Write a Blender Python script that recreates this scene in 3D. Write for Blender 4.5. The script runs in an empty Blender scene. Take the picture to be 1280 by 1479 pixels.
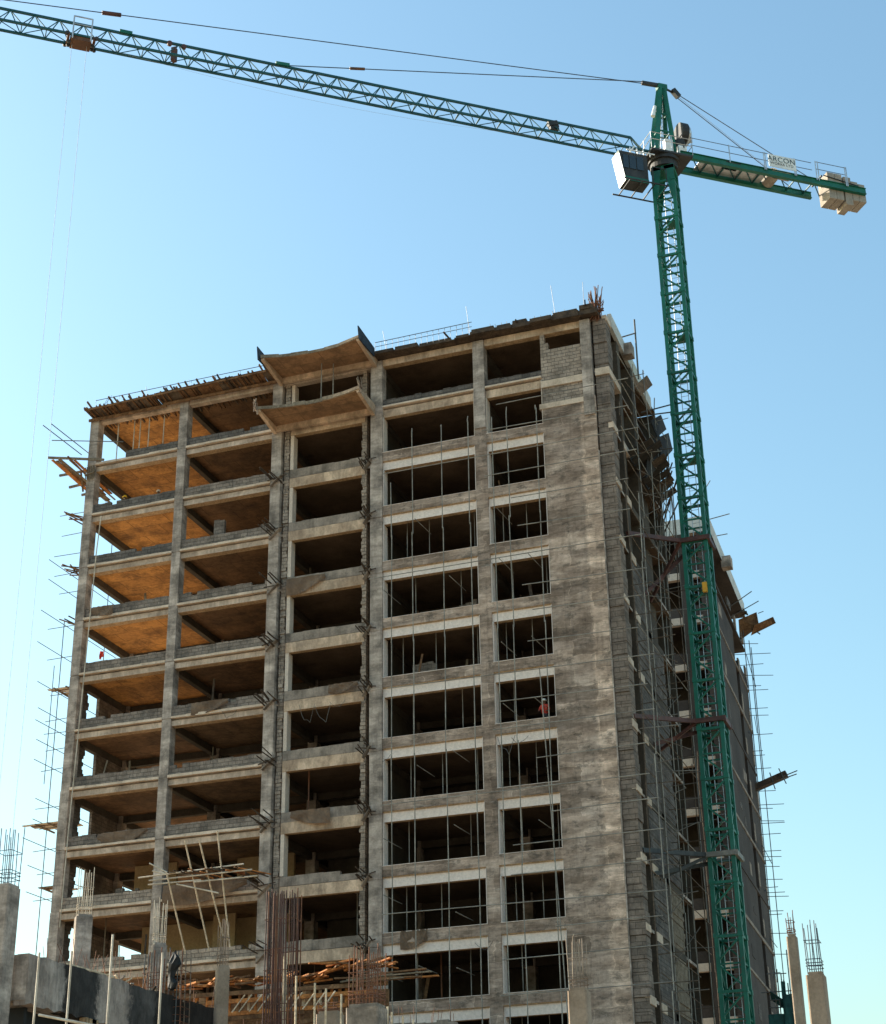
import bpy, math, random
from mathutils import Vector, Matrix
random.seed(7)
R = random.uniform
SC = bpy.context.scene
COL = SC.collection

# ---------------------------------------------------------------- camera
CAM = Vector((50.454, -78.094, 1.7))
YAW, PIT, ROL, FPX = math.radians(-19.5415), math.radians(25.3539), math.radians(-0.9725), 2463.26
_f = Vector((math.sin(YAW)*math.cos(PIT), math.cos(YAW)*math.cos(PIT), math.sin(PIT)))
_r = Vector((math.cos(YAW), -math.sin(YAW), 0)); _u = _r.cross(_f)
CR = _r*math.cos(ROL) + _u*math.sin(ROL); CU = _u*math.cos(ROL) - _r*math.sin(ROL)
def ray(px, py): return _f + CR*((px-640)/FPX) - CU*((py-739.5)/FPX)
def atY(px, py, Y):
    d = ray(px, py); return CAM + d*((Y-CAM.y)/d.y)
def atX(px, py, X):
    d = ray(px, py); return CAM + d*((X-CAM.x)/d.x)
def atZ(px, py, Z):
    d = ray(px, py); return CAM + d*((Z-CAM.z)/d.z)
cd = bpy.data.cameras.new('camera'); co = bpy.data.objects.new('camera', cd); COL.objects.link(co)
m = Matrix((CR, CU, -_f)).transposed().to_4x4(); m.translation = CAM; co.matrix_world = m
cd.sensor_fit = 'HORIZONTAL'; cd.sensor_width = 36; cd.lens = 36*FPX/1280; cd.clip_end = 6000; cd.clip_start = .1
SC.camera = co

# ---------------------------------------------------------------- light
SUN_EL, SUN_AZ = math.radians(23), math.radians(-86)      # azimuth from +y towards +x
SKYT = (.77, .965, 1.0, 1)
w = bpy.data.worlds.new('World'); SC.world = w; w.use_nodes = True
nt = w.node_tree; bg = nt.nodes['Background']
sky = nt.nodes.new('ShaderNodeTexSky'); sky.sky_type = 'NISHITA'; sky.sun_disc = False
sky.sun_elevation = SUN_EL; sky.sun_rotation = SUN_AZ; sky.air_density = 1.5; sky.dust_density = 2.2; sky.ozone_density = 1.5
tn = nt.nodes.new('ShaderNodeMix'); tn.data_type = 'RGBA'; tn.blend_type = 'MULTIPLY'; tn.inputs[0].default_value = 1; tn.inputs[7].default_value = SKYT
nt.links.new(sky.outputs[0], tn.inputs[6]); nt.links.new(tn.outputs[2], bg.inputs['Color'])
bg.inputs['Strength'].default_value = .14
sd = bpy.data.lights.new('sun', 'SUN'); sd.energy = 5; sd.angle = math.radians(.5); sd.color = (1, .9, .76)
so = bpy.data.objects.new('sun', sd); COL.objects.link(so)
sdir = Vector((math.sin(SUN_AZ)*math.cos(SUN_EL), math.cos(SUN_AZ)*math.cos(SUN_EL), math.sin(SUN_EL)))
so.rotation_euler = sdir.to_track_quat('Z', 'Y').to_euler(); so.location = (-60, 20, 90)
SC.view_settings.view_transform = 'Standard'; SC.view_settings.look = 'None'; SC.view_settings.exposure = 1.0; SC.view_settings.gamma = 1
SC.cycles.max_bounces = 8; SC.cycles.diffuse_bounces = 6

# ---------------------------------------------------------------- materials
def nodes(name, rough=.9, metal=0):
    mt = bpy.data.materials.new(name); mt.use_nodes = True; t = mt.node_tree
    b = t.nodes['Principled BSDF']; b.inputs['Roughness'].default_value = rough; b.inputs['Metallic'].default_value = metal
    b.inputs['Specular IOR Level'].default_value = .25
    g = t.nodes.new('ShaderNodeNewGeometry')
    return mt, t, b, g.outputs['Position']
def scaled(t, pos, s):
    n = t.nodes.new('ShaderNodeVectorMath'); n.operation = 'MULTIPLY'; t.links.new(pos, n.inputs[0]); n.inputs[1].default_value = s; return n.outputs[0]
def noise(t, vec, scale, detail=6, rough=.6):
    n = t.nodes.new('ShaderNodeTexNoise'); t.links.new(vec, n.inputs['Vector']); n.inputs['Scale'].default_value = scale
    n.inputs['Detail'].default_value = detail; n.inputs['Roughness'].default_value = rough; return n.outputs[0]
def ramp(t, fac, stops):
    n = t.nodes.new('ShaderNodeValToRGB'); t.links.new(fac, n.inputs[0]); e = n.color_ramp.elements
    while len(e) < len(stops): e.new(.5)
    for i, (p, c) in enumerate(stops): e[i].position = p; e[i].color = (*c, 1)
    return n.outputs[0]
def mix(t, a, b, fac, mode='MIX'):
    n = t.nodes.new('ShaderNodeMix'); n.data_type = 'RGBA'; n.blend_type = mode
    if isinstance(fac, (int, float)): n.inputs[0].default_value = fac
    else: t.links.new(fac, n.inputs[0])
    for s, v in ((6, a), (7, b)):
        if isinstance(v, tuple): n.inputs[s].default_value = (*v, 1)
        else: t.links.new(v, n.inputs[s])
    return n.outputs[2]
def bump(t, b, h, strength=.4, dist=.02):
    n = t.nodes.new('ShaderNodeBump'); t.links.new(h, n.inputs['Height']); n.inputs['Strength'].default_value = strength
    n.inputs['Distance'].default_value = dist; t.links.new(n.outputs[0], b.inputs['Normal'])
def g3(v): return (v, v, v)

NOWARM = ('bounce_boosted_floor', 'deep_shade_soffit', 'whitewashed_plaster', 'pale_fascia', 'formwork_stained_soffit', 'inner_wall_render', 'dusty_floor', 'counterweight_concrete', 'yellow_inner_plaster', 'brown_tinted_concrete')
WF = (1.14, 1.0, .93)
def warm(c): return tuple(min(.84, v*f) for v, f in zip(c, WF))
def concrete(name, c1, c2, blot=.35, streak=.75, stain=(.09, .08, .07), stainamt=.5, rough=.92, band=None):
    if name not in NOWARM: c1, c2, stain = warm(c1), warm(c2), warm(stain)
    mt, t, b, p = nodes(name, rough)
    c = ramp(t, noise(t, p, blot, 8, .65), [(.36, c2), (.62, c1)])
    st = ramp(t, noise(t, scaled(t, p, (2.6, 2.6, .22)), 1.1, 6, .7), [(.5, g3(1)), (.72, g3(streak))])
    c = mix(t, c, st, 1, 'MULTIPLY')
    sm = ramp(t, noise(t, scaled(t, p, (1, 1, 1.4)), .55, 9, .75), [(.54, g3(0)), (.68, g3(stainamt))])
    c = mix(t, c, stain, sm)
    if band:
        bn = noise(t, scaled(t, p, band), 1.0, 3, .55); c = mix(t, c, ramp(t, bn, [(.36, g3(.66)), (.45, g3(.95)), (.5, g3(.8)), (.62, g3(1.18))]), 1, 'MULTIPLY')
    fine = noise(t, p, 9, 5, .7)
    c = mix(t, c, ramp(t, fine, [(.3, g3(.82)), (.7, g3(1.12))]), 1, 'MULTIPLY')
    t.links.new(c, b.inputs['Base Color']); bump(t, b, fine, .5, .03); return mt

def block(name, c1, c2, mortar, bw=.42, bh=.21, stain=.5):
    c1, c2, mortar = warm(c1), warm(c2), warm(mortar)
    mt, t, b, p = nodes(name)
    s = t.nodes.new('ShaderNodeSeparateXYZ'); t.links.new(p, s.inputs[0])
    a = t.nodes.new('ShaderNodeMath'); a.operation = 'ADD'; t.links.new(s.outputs[0], a.inputs[0]); t.links.new(s.outputs[1], a.inputs[1])
    cv = t.nodes.new('ShaderNodeCombineXYZ'); t.links.new(a.outputs[0], cv.inputs[0]); t.links.new(s.outputs[2], cv.inputs[1])
    wob = t.nodes.new('ShaderNodeVectorMath'); wob.operation = 'MULTIPLY_ADD'
    nz = t.nodes.new('ShaderNodeTexNoise'); nz.inputs['Scale'].default_value = 3; t.links.new(p, nz.inputs['Vector'])
    t.links.new(nz.outputs[1], wob.inputs[0]); wob.inputs[1].default_value = (.06, .06, 0); t.links.new(cv.outputs[0], wob.inputs[2])
    k = t.nodes.new('ShaderNodeTexBrick'); t.links.new(wob.outputs[0], k.inputs['Vector']); k.inputs['Scale'].default_value = 1
    k.inputs['Brick Width'].default_value = bw; k.inputs['Row Height'].default_value = bh; k.inputs['Mortar Size'].default_value = .016
    k.inputs['Mortar Smooth'].default_value = .3
    for i, cc in (('Color1', c1), ('Color2', c2), ('Mortar', mortar)): k.inputs[i].default_value = (*cc, 1)
    c = mix(t, k.outputs[0], ramp(t, noise(t, p, 1.1, 8, .7), [(.35, g3(.5)), (.66, g3(1.15))]), 1, 'MULTIPLY')
    c = mix(t, c, (.06, .055, .05), ramp(t, noise(t, scaled(t, p, (1, 1, .5)), .9, 8, .75), [(.5, g3(0)), (.66, g3(stain))]))
    fine = noise(t, p, 12, 4, .7)
    c = mix(t, c, ramp(t, fine, [(.3, g3(.8)), (.7, g3(1.15))]), 1, 'MULTIPLY')
    t.links.new(c, b.inputs['Base Color'])
    inv = t.nodes.new('ShaderNodeMath'); inv.operation = 'SUBTRACT'; inv.inputs[0].default_value = 1; t.links.new(k.outputs['Fac'], inv.inputs[1])
    ad = t.nodes.new('ShaderNodeMath'); ad.operation = 'MULTIPLY_ADD'; t.links.new(fine, ad.inputs[0]); ad.inputs[1].default_value = .35; t.links.new(inv.outputs[0], ad.inputs[2])
    bump(t, b, ad.outputs[0], .8, .03); return mt

def timber(name, c1, c2, rough=.85):
    mt, t, b, p = nodes(name, rough)
    c = ramp(t, noise(t, p, 2.2, 6, .65), [(.35, c2), (.65, c1)])
    oi = t.nodes.new('ShaderNodeObjectInfo')
    c = mix(t, c, ramp(t, noise(t, scaled(t, p, (9, 9, 9)), 1, 4), [(.35, g3(.65)), (.65, g3(1.15))]), 1, 'MULTIPLY')
    t.links.new(c, b.inputs['Base Color']); return mt

def steelpaint(name, c1, c2, fade, rust, rough=.5):
    mt, t, b, p = nodes(name, rough); b.inputs['Specular IOR Level'].default_value = .4
    c = ramp(t, noise(t, p, .9, 8, .7), [(.36, c2), (.6, c1)])
    c = mix(t, c, fade, ramp(t, noise(t, scaled(t, p, (1, 1, .6)), 1.7, 8, .75), [(.52, g3(0)), (.72, g3(.55))]))
    c = mix(t, c, rust, ramp(t, noise(t, p, 3.1, 9, .8), [(.58, g3(0)), (.66, g3(.85))]))
    t.links.new(c, b.inputs['Base Color']); return mt
def paint(name, c1, c2, rough=.45, metal=0, scale=1.4, lo=.42, hi=.6, spec=.4):
    mt, t, b, p = nodes(name, rough, metal); b.inputs['Specular IOR Level'].default_value = spec
    c = ramp(t, noise(t, p, scale, 8, .7), [(lo, c2), (hi, c1)])
    t.links.new(c, b.inputs['Base Color']); return mt

M = {}
M['frame'] = concrete('column_concrete', (.47, .44, .40), (.185, .172, .155), .9, .6, stainamt=.75, stain=(.10, .09, .08), band=(.35, .35, 1.7))
M['beam'] = concrete('beam_concrete', (.52, .46, .385), (.34, .29, .235), .5, .75, (.15, .12, .09), .65, band=(1.3, .3, .5))
M['lip'] = concrete('ledge_concrete', (.62, .56, .47), (.42, .37, .30), .8, .85, (.2, .17, .13), .4)
M['cream'] = concrete('bare_cream_concrete', (.56, .47, .36), (.36, .285, .21), .6, .75, (.17, .13, .095), .6, band=(1.5, .3, .6))
M['dirty'] = concrete('blackened_concrete', (.30, .275, .24), (.13, .12, .105), 1.0, .6, (.04, .037, .033), .75)
M['plaster'] = None
M['white'] = concrete('whitewashed_plaster', (.78, .665, .59), (.70, .59, .52), .5, .95, (.5, .40, .32), .2)
M['jamb'] = concrete('pale_jamb_plaster', (.60, .565, .50), (.50, .46, .40), .5, .85, (.3, .26, .2), .3)
M['tan'] = timber('mortar_edge', (.50, .33, .19), (.34, .22, .12))
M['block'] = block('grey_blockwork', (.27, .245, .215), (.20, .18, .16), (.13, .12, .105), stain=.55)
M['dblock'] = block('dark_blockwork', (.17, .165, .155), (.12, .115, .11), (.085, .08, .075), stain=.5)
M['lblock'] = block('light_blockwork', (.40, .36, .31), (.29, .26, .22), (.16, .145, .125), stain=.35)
M['soffit'] = concrete('formwork_stained_soffit', (.52, .235, .06), (.34, .15, .04), .55, .9, (.10, .05, .025), .75)
def ply(name, a, b_, dark):
    mt, t, b, p = nodes(name, .8)
    s = t.nodes.new('ShaderNodeSeparateXYZ'); t.links.new(p, s.inputs[0])
    cv = t.nodes.new('ShaderNodeCombineXYZ'); t.links.new(s.outputs[0], cv.inputs[0]); t.links.new(s.outputs[1], cv.inputs[1])
    k = t.nodes.new('ShaderNodeTexBrick'); t.links.new(cv.outputs[0], k.inputs['Vector']); k.inputs['Scale'].default_value = 1; k.offset = .37
    k.inputs['Brick Width'].default_value = 2.44; k.inputs['Row Height'].default_value = 1.22; k.inputs['Mortar Size'].default_value = .02; k.inputs['Mortar Smooth'].default_value = .4
    for i, cc in (('Color1', a), ('Color2', b_), ('Mortar', dark)): k.inputs[i].default_value = (*cc, 1)
    sm = ramp(t, noise(t, p, .8, 10, .8), [(.43, g3(0)), (.62, g3(.9))])
    c = mix(t, k.outputs[0], dark, sm)
    c = mix(t, c, ramp(t, noise(t, p, 5, 6, .7), [(.3, g3(.75)), (.7, g3(1.15))]), 1, 'MULTIPLY')
    t.links.new(c, b.inputs['Base Color']); return mt
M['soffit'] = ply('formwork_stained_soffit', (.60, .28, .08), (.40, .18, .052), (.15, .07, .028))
M['osoffit'] = ply('half_shaded_soffit', (.27, .14, .065), (.18, .095, .048), (.08, .045, .025))  # browner soffit copy, the weaker light put into its colour
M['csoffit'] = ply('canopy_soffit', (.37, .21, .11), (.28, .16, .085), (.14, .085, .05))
M['msoffit'] = ply('shaded_soffit', (.27, .155, .08), (.20, .115, .06), (.09, .055, .033))  # dim copy for the second bay's lower storeys, shade in the colour
M['bfloor'] = concrete('bounce_boosted_floor', (.56, .47, .35), (.45, .37, .27), .6, .9, (.3, .24, .17), .3)  # lighter copy of the floor, raises the sun bounce in the end bay
M['dsoffit'] = concrete('deep_shade_soffit', (.15, .095, .058), (.09, .056, .034), .55, .9, (.05, .03, .02), .75)  # bays three to five: interior shade put into the soffit colour
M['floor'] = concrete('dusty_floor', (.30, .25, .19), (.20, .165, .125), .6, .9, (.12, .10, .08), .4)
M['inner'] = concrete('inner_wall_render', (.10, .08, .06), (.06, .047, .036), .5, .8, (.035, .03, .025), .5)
M['ochre'] = concrete('yellow_inner_plaster', (.50, .36, .20), (.36, .255, .14), .4, .85, (.3, .2, .1), .3)
M['timber'] = timber('formwork_timber', (.27, .145, .07), (.12, .06, .03))
M['cornerb'] = block('lumpy_corner_block', (.25, .22, .19), (.185, .163, .14), (.12, .107, .092), .62, .3, .4)
M['dtimber'] = timber('dark_timber', (.11, .075, .05), (.045, .032, .024))
M['gtimber'] = timber('weathered_timber', (.27, .215, .155), (.14, .105, .07))
M['ktimber'] = timber('tarred_board', (.05, .04, .032), (.022, .018, .015))
M['btimber'] = timber('brown_board', (.17, .125, .09), (.09, .066, .048))
M['otimber'] = timber('orange_timber', (.60, .24, .07), (.30, .11, .035))
M['ltimber'] = timber('pale_sawn_timber', (.72, .58, .42), (.5, .38, .25))
M['rust'] = paint('rusty_steel', (.24, .095, .045), (.10, .045, .028), .8)
M['rebar'] = paint('dusty_rebar', (.30, .235, .18), (.17, .12, .085), .8)
M['pole'] = paint('scaffold_pole', (.30, .275, .235), (.16, .145, .125), .6, 0)
M['dpole'] = paint('dark_scaffold_pole', (.13, .13, .125), (.07, .068, .065), .6, 0)
M['wpole'] = paint('whitewashed_pole', (.60, .52, .42), (.40, .33, .25), .7)
M['green'] = steelpaint('crane_green', (.003, .135, .085), (.004, .085, .056), (.045, .19, .14), (.075, .05, .03))
M['teal'] = steelpaint('crane_teal', (.005, .082, .09), (.005, .055, .064), (.04, .13, .14), (.05, .04, .03))
M['wpaint'] = paint('cab_white', (.82, .83, .82), (.66, .66, .62), .45, 0, 2.5, .3, .5)
M['galv'] = paint('galvanised_rail', (.62, .63, .64), (.42, .43, .44), .4, .6)
M['dark'] = paint('dark_machinery', (.045, .043, .04), (.02, .02, .02), .6)
M['brown'] = paint('brown_steel', (.115, .042, .03), (.06, .025, .02), .6)
M['trolley'] = paint('orange_brown_box', (.17, .07, .028), (.09, .04, .02), .6)
M['cable'] = paint('steel_cable', (.10, .115, .14), (.06, .07, .09), .5, .5)
M['rope'] = paint('pale_rope', (.42, .44, .46), (.3, .32, .34), .6)
M['cw'] = concrete('counterweight_concrete', (.40, .35, .295), (.30, .255, .21), .9, .8, (.16, .125, .095), .5)
M['signw'] = paint('sign_board_white', (.80, .80, .77), (.66, .66, .63), .5)
M['ink'] = paint('sign_lettering', (.03, .07, .09), (.02, .05, .06), .6)
M['fascia'] = concrete('pale_fascia', (.62, .61, .58), (.47, .46, .43), .5, .85, (.3, .28, .25), .35)
M['wing'] = concrete('dark_render', (.07, .064, .06), (.04, .037, .035), .3, .75, (.06, .055, .05), .5)
M['net'] = paint('green_net', (.02, .085, .075), (.01, .04, .04), .9)
M['tarpshade'] = paint('black_tarp_and_shade', (.011, .010, .010), (.006, .006, .006), .7)  # bag and hangings, also the black that stands for shade under decks
M['sack'] = concrete('brown_sacking', (.17, .13, .095), (.10, .075, .055), 1.2, .8, (.05, .04, .03), .5)
M['hivis'] = paint('yellow_vest', (.62, .75, .02), (.5, .62, .02), .8)
M['redv'] = paint('red_overall', (.55, .06, .035), (.4, .04, .03), .85)
M['skin'] = paint('skin', (.13, .07, .045), (.10, .055, .035), .6)
M['cloth'] = paint('dark_trousers', (.05, .05, .065), (.03, .03, .04), .9)
M['helm'] = paint('yellow_helmet', (.75, .5, .03), (.7, .45, .03), .4)
M['whelm'] = paint('white_helmet', (.8, .78, .72), (.7, .68, .62), .4)
M['redcloth'] = paint('red_cloth', (.6, .05, .03), (.45, .04, .03), .9)
M['yel'] = paint('yellow_box', (.72, .36, .02), (.6, .28, .02), .5)
M['glass'] = paint('cab_glass', (.02, .03, .035), (.012, .018, .02), .08, 0, 1, .3, .6, .6)
M['blueb'] = timber('blue_black_board', (.045, .06, .08), (.02, .022, .028))

def plaster():
    mt, t, b, p = nodes('patchy_plaster')
    c = ramp(t, noise(t, scaled(t, p, (1, 1, 1.9)), .55, 9, .62), [(.30, warm((.16, .13, .108))), (.45, warm((.29, .245, .207))), (.57, warm((.40, .35, .305))), (.72, warm((.50, .455, .41)))])
    # daywork lifts: each pour a slightly different grey
    s = t.nodes.new('ShaderNodeSeparateXYZ'); t.links.new(p, s.inputs[0])
    a = t.nodes.new('ShaderNodeMath'); a.operation = 'ADD'; t.links.new(s.outputs[0], a.inputs[0]); t.links.new(s.outputs[1], a.inputs[1])
    cv = t.nodes.new('ShaderNodeCombineXYZ'); t.links.new(a.outputs[0], cv.inputs[0]); t.links.new(s.outputs[2], cv.inputs[1])
    wob = t.nodes.new('ShaderNodeVectorMath'); wob.operation = 'MULTIPLY_ADD'
    nz = t.nodes.new('ShaderNodeTexNoise'); nz.inputs['Scale'].default_value = 1.6; nz.inputs['Detail'].default_value = 5; t.links.new(p, nz.inputs['Vector'])
    t.links.new(nz.outputs[1], wob.inputs[0]); wob.inputs[1].default_value = (.7, .45, 0); t.links.new(cv.outputs[0], wob.inputs[2])
    k = t.nodes.new('ShaderNodeTexBrick'); t.links.new(wob.outputs[0], k.inputs['Vector']); k.inputs['Scale'].default_value = 1
    k.inputs['Brick Width'].default_value = 2.3; k.inputs['Row Height'].default_value = .82; k.inputs['Mortar Size'].default_value = .03; k.inputs['Mortar Smooth'].default_value = 1
    k.inputs['Color1'].default_value = (.60, .57, .54, 1); k.inputs['Color2'].default_value = (1.22, 1.2, 1.18, 1); k.inputs['Mortar'].default_value = (1.3, 1.27, 1.22, 1)
    c = mix(t, c, k.outputs[0], .85, 'MULTIPLY')
    # pale floated strip down the free edge of the pier, ragged where it meets the wall
    na = t.nodes.new('ShaderNodeMath'); na.operation = 'MULTIPLY_ADD'; t.links.new(noise(t, p, 1.6, 7, .7), na.inputs[0]); na.inputs[1].default_value = 1.1; t.links.new(s.outputs[0], na.inputs[2])
    mr = t.nodes.new('ShaderNodeMapRange'); t.links.new(na.outputs[0], mr.inputs[0]); mr.inputs[1].default_value = 31.1; mr.inputs[2].default_value = 31.25
    c = mix(t, c, mix(t, c, (1.5, 1.48, 1.45), 1, 'MULTIPLY'), mr.outputs[0])
    # damp smudges with ragged lower edges
    dsm = ramp(t, noise(t, scaled(t, p, (1.3, 1.3, 2.2)), .9, 9, .8), [(.53, g3(0)), (.6, g3(.62))]); c = mix(t, c, (.10, .085, .07), dsm)
    wl = ramp(t, noise(t, scaled(t, p, (.5, .5, 6)), 1.0, 5, .7), [(.62, g3(0)), (.7, g3(.5))]); c = mix(t, c, (.55, .5, .44), wl)
    bn = noise(t, scaled(t, p, (.22, .22, 1.25)), 1.0, 5, .62); c = mix(t, c, ramp(t, bn, [(.34, g3(.55)), (.44, g3(.95)), (.49, g3(.72)), (.56, g3(1.1)), (.64, g3(1.3))]), 1, 'MULTIPLY')
    st = ramp(t, noise(t, scaled(t, p, (3.4, 3.4, .3)), 1.2, 6, .7), [(.52, g3(1)), (.75, g3(.62))]); c = mix(t, c, st, 1, 'MULTIPLY')
    f = noise(t, p, 7, 6, .75); c = mix(t, c, ramp(t, f, [(.3, g3(.78)), (.7, g3(1.15))]), 1, 'MULTIPLY')
    t.links.new(c, b.inputs['Base Color']); bump(t, b, f, .5, .03); return mt
M['plaster'] = plaster()
def wallpaint():
    mt, t, b, p = nodes('patched_podium_concrete')
    wv = t.nodes.new('ShaderNodeSeparateXYZ'); t.links.new(p, wv.inputs[0])
    nz = noise(t, scaled(t, p, (1, 1, .8)), .8, 10, .75)
    ad = t.nodes.new('ShaderNodeMath'); ad.operation = 'MULTIPLY_ADD'; t.links.new(nz, ad.inputs[0]); ad.inputs[1].default_value = 2.6; t.links.new(wv.outputs[1], ad.inputs[2])
    mr = t.nodes.new('ShaderNodeMapRange'); t.links.new(ad.outputs[0], mr.inputs[0]); mr.inputs[1].default_value = -24; mr.inputs[2].default_value = -8
    pale, mid, blk = (.50, .40, .33), (.30, .215, .165), (.034, .029, .026)
    c = ramp(t, mr.outputs[0], [(.0, mid), (.22, (.36, .30, .26)), (.24, blk), (.38, (.055, .05, .047)), (.40, (.40, .32, .27)), (.54, (.32, .255, .215)), (.56, (.06, .054, .05)), (.66, (.12, .105, .095)), (.68, blk), (1, blk)])
    dm = ramp(t, noise(t, p, 1.3, 8, .7), [(.4, g3(.65)), (.62, g3(1.2))]); c = mix(t, c, dm, 1, 'MULTIPLY')
    f = noise(t, scaled(t, p, (5, 5, .8)), 1.5, 6, .75); c = mix(t, c, ramp(t, f, [(.3, g3(.7)), (.7, g3(1.2))]), 1, 'MULTIPLY')
    t.links.new(c, b.inputs['Base Color']); bump(t, b, noise(t, p, 5, 8, .7), .6, .05); return mt
M['podium'] = wallpaint()
def soil():
    mt, t, b, p = nodes('site_soil')
    c = ramp(t, noise(t, p, .06, 10, .7), [(.35, (.30, .225, .15)), (.65, (.40, .315, .22))])
    t.links.new(c, b.inputs['Base Color']); bump(t, b, noise(t, p, .8, 8, .7), .6, .2); return mt
M['soil'] = soil()

# ---------------------------------------------------------------- mesh builder
class MB:
    def __init__(s): s.v = []; s.f = []; s.m = []; s.mi = 0
    def face(s, idx): s.f.append(idx); s.m.append(s.mi)
    def hexa(s, P, flip=False, mats=None):      # P: bottom 4 (ccw from above), top 4
        b = len(s.v); s.v += [Vector(p) for p in P]
        fs = [(3, 2, 1, 0), (4, 5, 6, 7), (0, 1, 5, 4), (1, 2, 6, 5), (2, 3, 7, 6), (3, 0, 4, 7)]
        for i, q in enumerate(fs):
            s.f.append(tuple(b+k for k in q)); s.m.append(mats[i] if mats else s.mi)
        return s
    def box(s, x0, x1, y0, y1, z0, z1, mats=None):
        return s.hexa([(x0, y0, z0), (x1, y0, z0), (x1, y1, z0), (x0, y1, z0), (x0, y0, z1), (x1, y0, z1), (x1, y1, z1), (x0, y1, z1)], mats=mats)
    def bar(s, p, q, wd, ht=None, up=(0, 0, 1)):
        p, q = Vector(p), Vector(q); d = (q-p).normalized(); up = Vector(up)
        if abs(d.dot(up)) > .98: up = Vector((0, 1, 0))
        a = d.cross(up).normalized(); b = a.cross(d).normalized(); ht = wd if ht is None else ht
        a *= wd/2; b *= ht/2
        return s.hexa([p-a-b, p+a-b, q+a-b, q-a-b, p-a+b, p+a+b, q+a+b, q-a+b])
    def tube(s, p, q, r, n=6, r2=None):
        p, q = Vector(p), Vector(q); d = (q-p).normalized(); up = Vector((0, 0, 1)) if abs(d.z) < .9 else Vector((0, 1, 0))
        a = d.cross(up).normalized(); b = a.cross(d); r2 = r if r2 is None else r2; o = len(s.v)
        for c, rr in ((p, r), (q, r2)):
            for i in range(n):
                t = 2*math.pi*i/n; s.v.append(c+a*math.cos(t)*rr+b*math.sin(t)*rr)
        for i in range(n): s.face((o+i, o+(i+1) % n, o+n+(i+1) % n, o+n+i))
        s.face(tuple(o+n-1-i for i in range(n))); s.face(tuple(o+n+i for i in range(n))); return s
    def path(s, pts, r, n=5):
        for a, b in zip(pts, pts[1:]): s.tube(a, b, r, n)
        return s
    def prism(s, pts, z0, z1, mats=None):       # plan polygon, ccw
        o = len(s.v); n = len(pts)
        for z in (z0, z1): s.v += [Vector((p[0], p[1], z)) for p in pts]
        for i in range(n): s.f.append((o+i, o+(i+1) % n, o+n+(i+1) % n, o+n+i)); s.m.append(mats[2] if mats else s.mi)
        s.f.append(tuple(o+n-1-i for i in range(n))); s.m.append(mats[0] if mats else s.mi)
        s.f.append(tuple(o+n+i for i in range(n))); s.m.append(mats[1] if mats else s.mi); return s
    def plate(s, P, t):                          # quad with thickness t
        P = [Vector(p) for p in P]; n = (P[1]-P[0]).cross(P[2]-P[0]).normalized()*t
        return s.hexa([p for p in P]+[p+n for p in P])
    def build(s, name, mats, parent=None, origin=None, smooth=False):
        org = Vector(parent['org']) if parent is not None and 'org' in parent else (Vector(origin) if origin is not None else None)
        if org is None:
            xs = [v.x for v in s.v]; ys = [v.y for v in s.v]; zs = [v.z for v in s.v]
            org = Vector(((min(xs)+max(xs))/2, (min(ys)+max(ys))/2, min(zs)))
        me = bpy.data.meshes.new(name); me.from_pydata([tuple(v-org) for v in s.v], [], s.f)
        if not isinstance(mats, (list, tuple)): mats = [mats]
        for k in mats: me.materials.append(M[k] if isinstance(k, str) else k)
        for p, i in zip(me.polygons, s.m): p.material_index = i; p.use_smooth = smooth
        me.update(); o = bpy.data.objects.new(name, me); COL.objects.link(o)
        if parent is not None:
            o.parent = parent
            if 'org' in parent: o['org'] = parent['org']
        else: o.location = org
        if parent is not None and 'org' in parent: pass
        return o
def tag(o, label, cat, group=None):
    o['kind'] = 'thing'; o['label'] = label; o['category'] = cat
    if group: o['group'] = group
    return o
TH = []
def thing(name, loc, label, cat, group=None):
    o = bpy.data.objects.new(name, None); o.location = loc; o['org'] = tuple(loc); o.empty_display_size = .3
    COL.objects.link(o); return tag(o, label, cat, group)
ORD = 'first second third fourth fifth sixth seventh eighth ninth tenth eleventh twelfth thirteenth fourteenth fifteenth'.split()

def rough_wall(mb, x0, x1, y0, y1, z0, z1, step=.42, amp=.05, miss=0):
    x = x0
    while x < x1-.02:
        xe = min(x+step*R(.85, 1.15), x1)
        if x1-xe < .12: xe = x1
        zt = z1+R(-amp, amp*.6)
        if random.random() < miss: zt = z1-.2+R(-.03, .03)
        mb.box(x, xe, y0+R(-.012, .012), y1, z0, zt); x = xe

# ---------------------------------------------------------------- ground
g = MB(); g.box(-900, 900, -500, 1500, -1, 0); o = g.build('ground', 'soil'); o['kind'] = 'structure'

# ---------------------------------------------------------------- the tower
H = 3.3
def Z(k): return 47.43-H*k
TOP, BOT = -1, 13
T = thing('tower_block', (16.4, 6, 0), 'tall unfinished concrete tower block with rows of open bays and a patchy plastered end pier', 'building')
D = 12.0
COLS = [(.42, .98), (6.41, 6.95), (12.48, 13.08), (18.55, 19.25)]
for i, (a, b) in enumerate(COLS):
    c = MB(); zt = 51.1
    # lifts with slightly different faces, kicker joints between storeys
    z = 0; k = BOT
    while z < zt-.01:
        ze = min(Z(k)+.42, zt) if k >= TOP-1 else zt
        if ze <= z+.05: k -= 1; continue
        j = R(-.015, .015); c.box(a+j, b+j, -.12+R(-.02, .02), .5, z, ze-.03); c.box(a+.03, b-.03, -.09, .48, ze-.03, ze); z = ze; k -= 1
    c.build('column', 'frame', T)
c = MB(); c.box(24.67, 25.33, -.06, .5, 0, 45.6); c.mi = 1; c.box(24.68, 25.32, -.12, .5, 45.6, 51.1); c.build('column', ['plaster', 'frame'], T)
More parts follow.
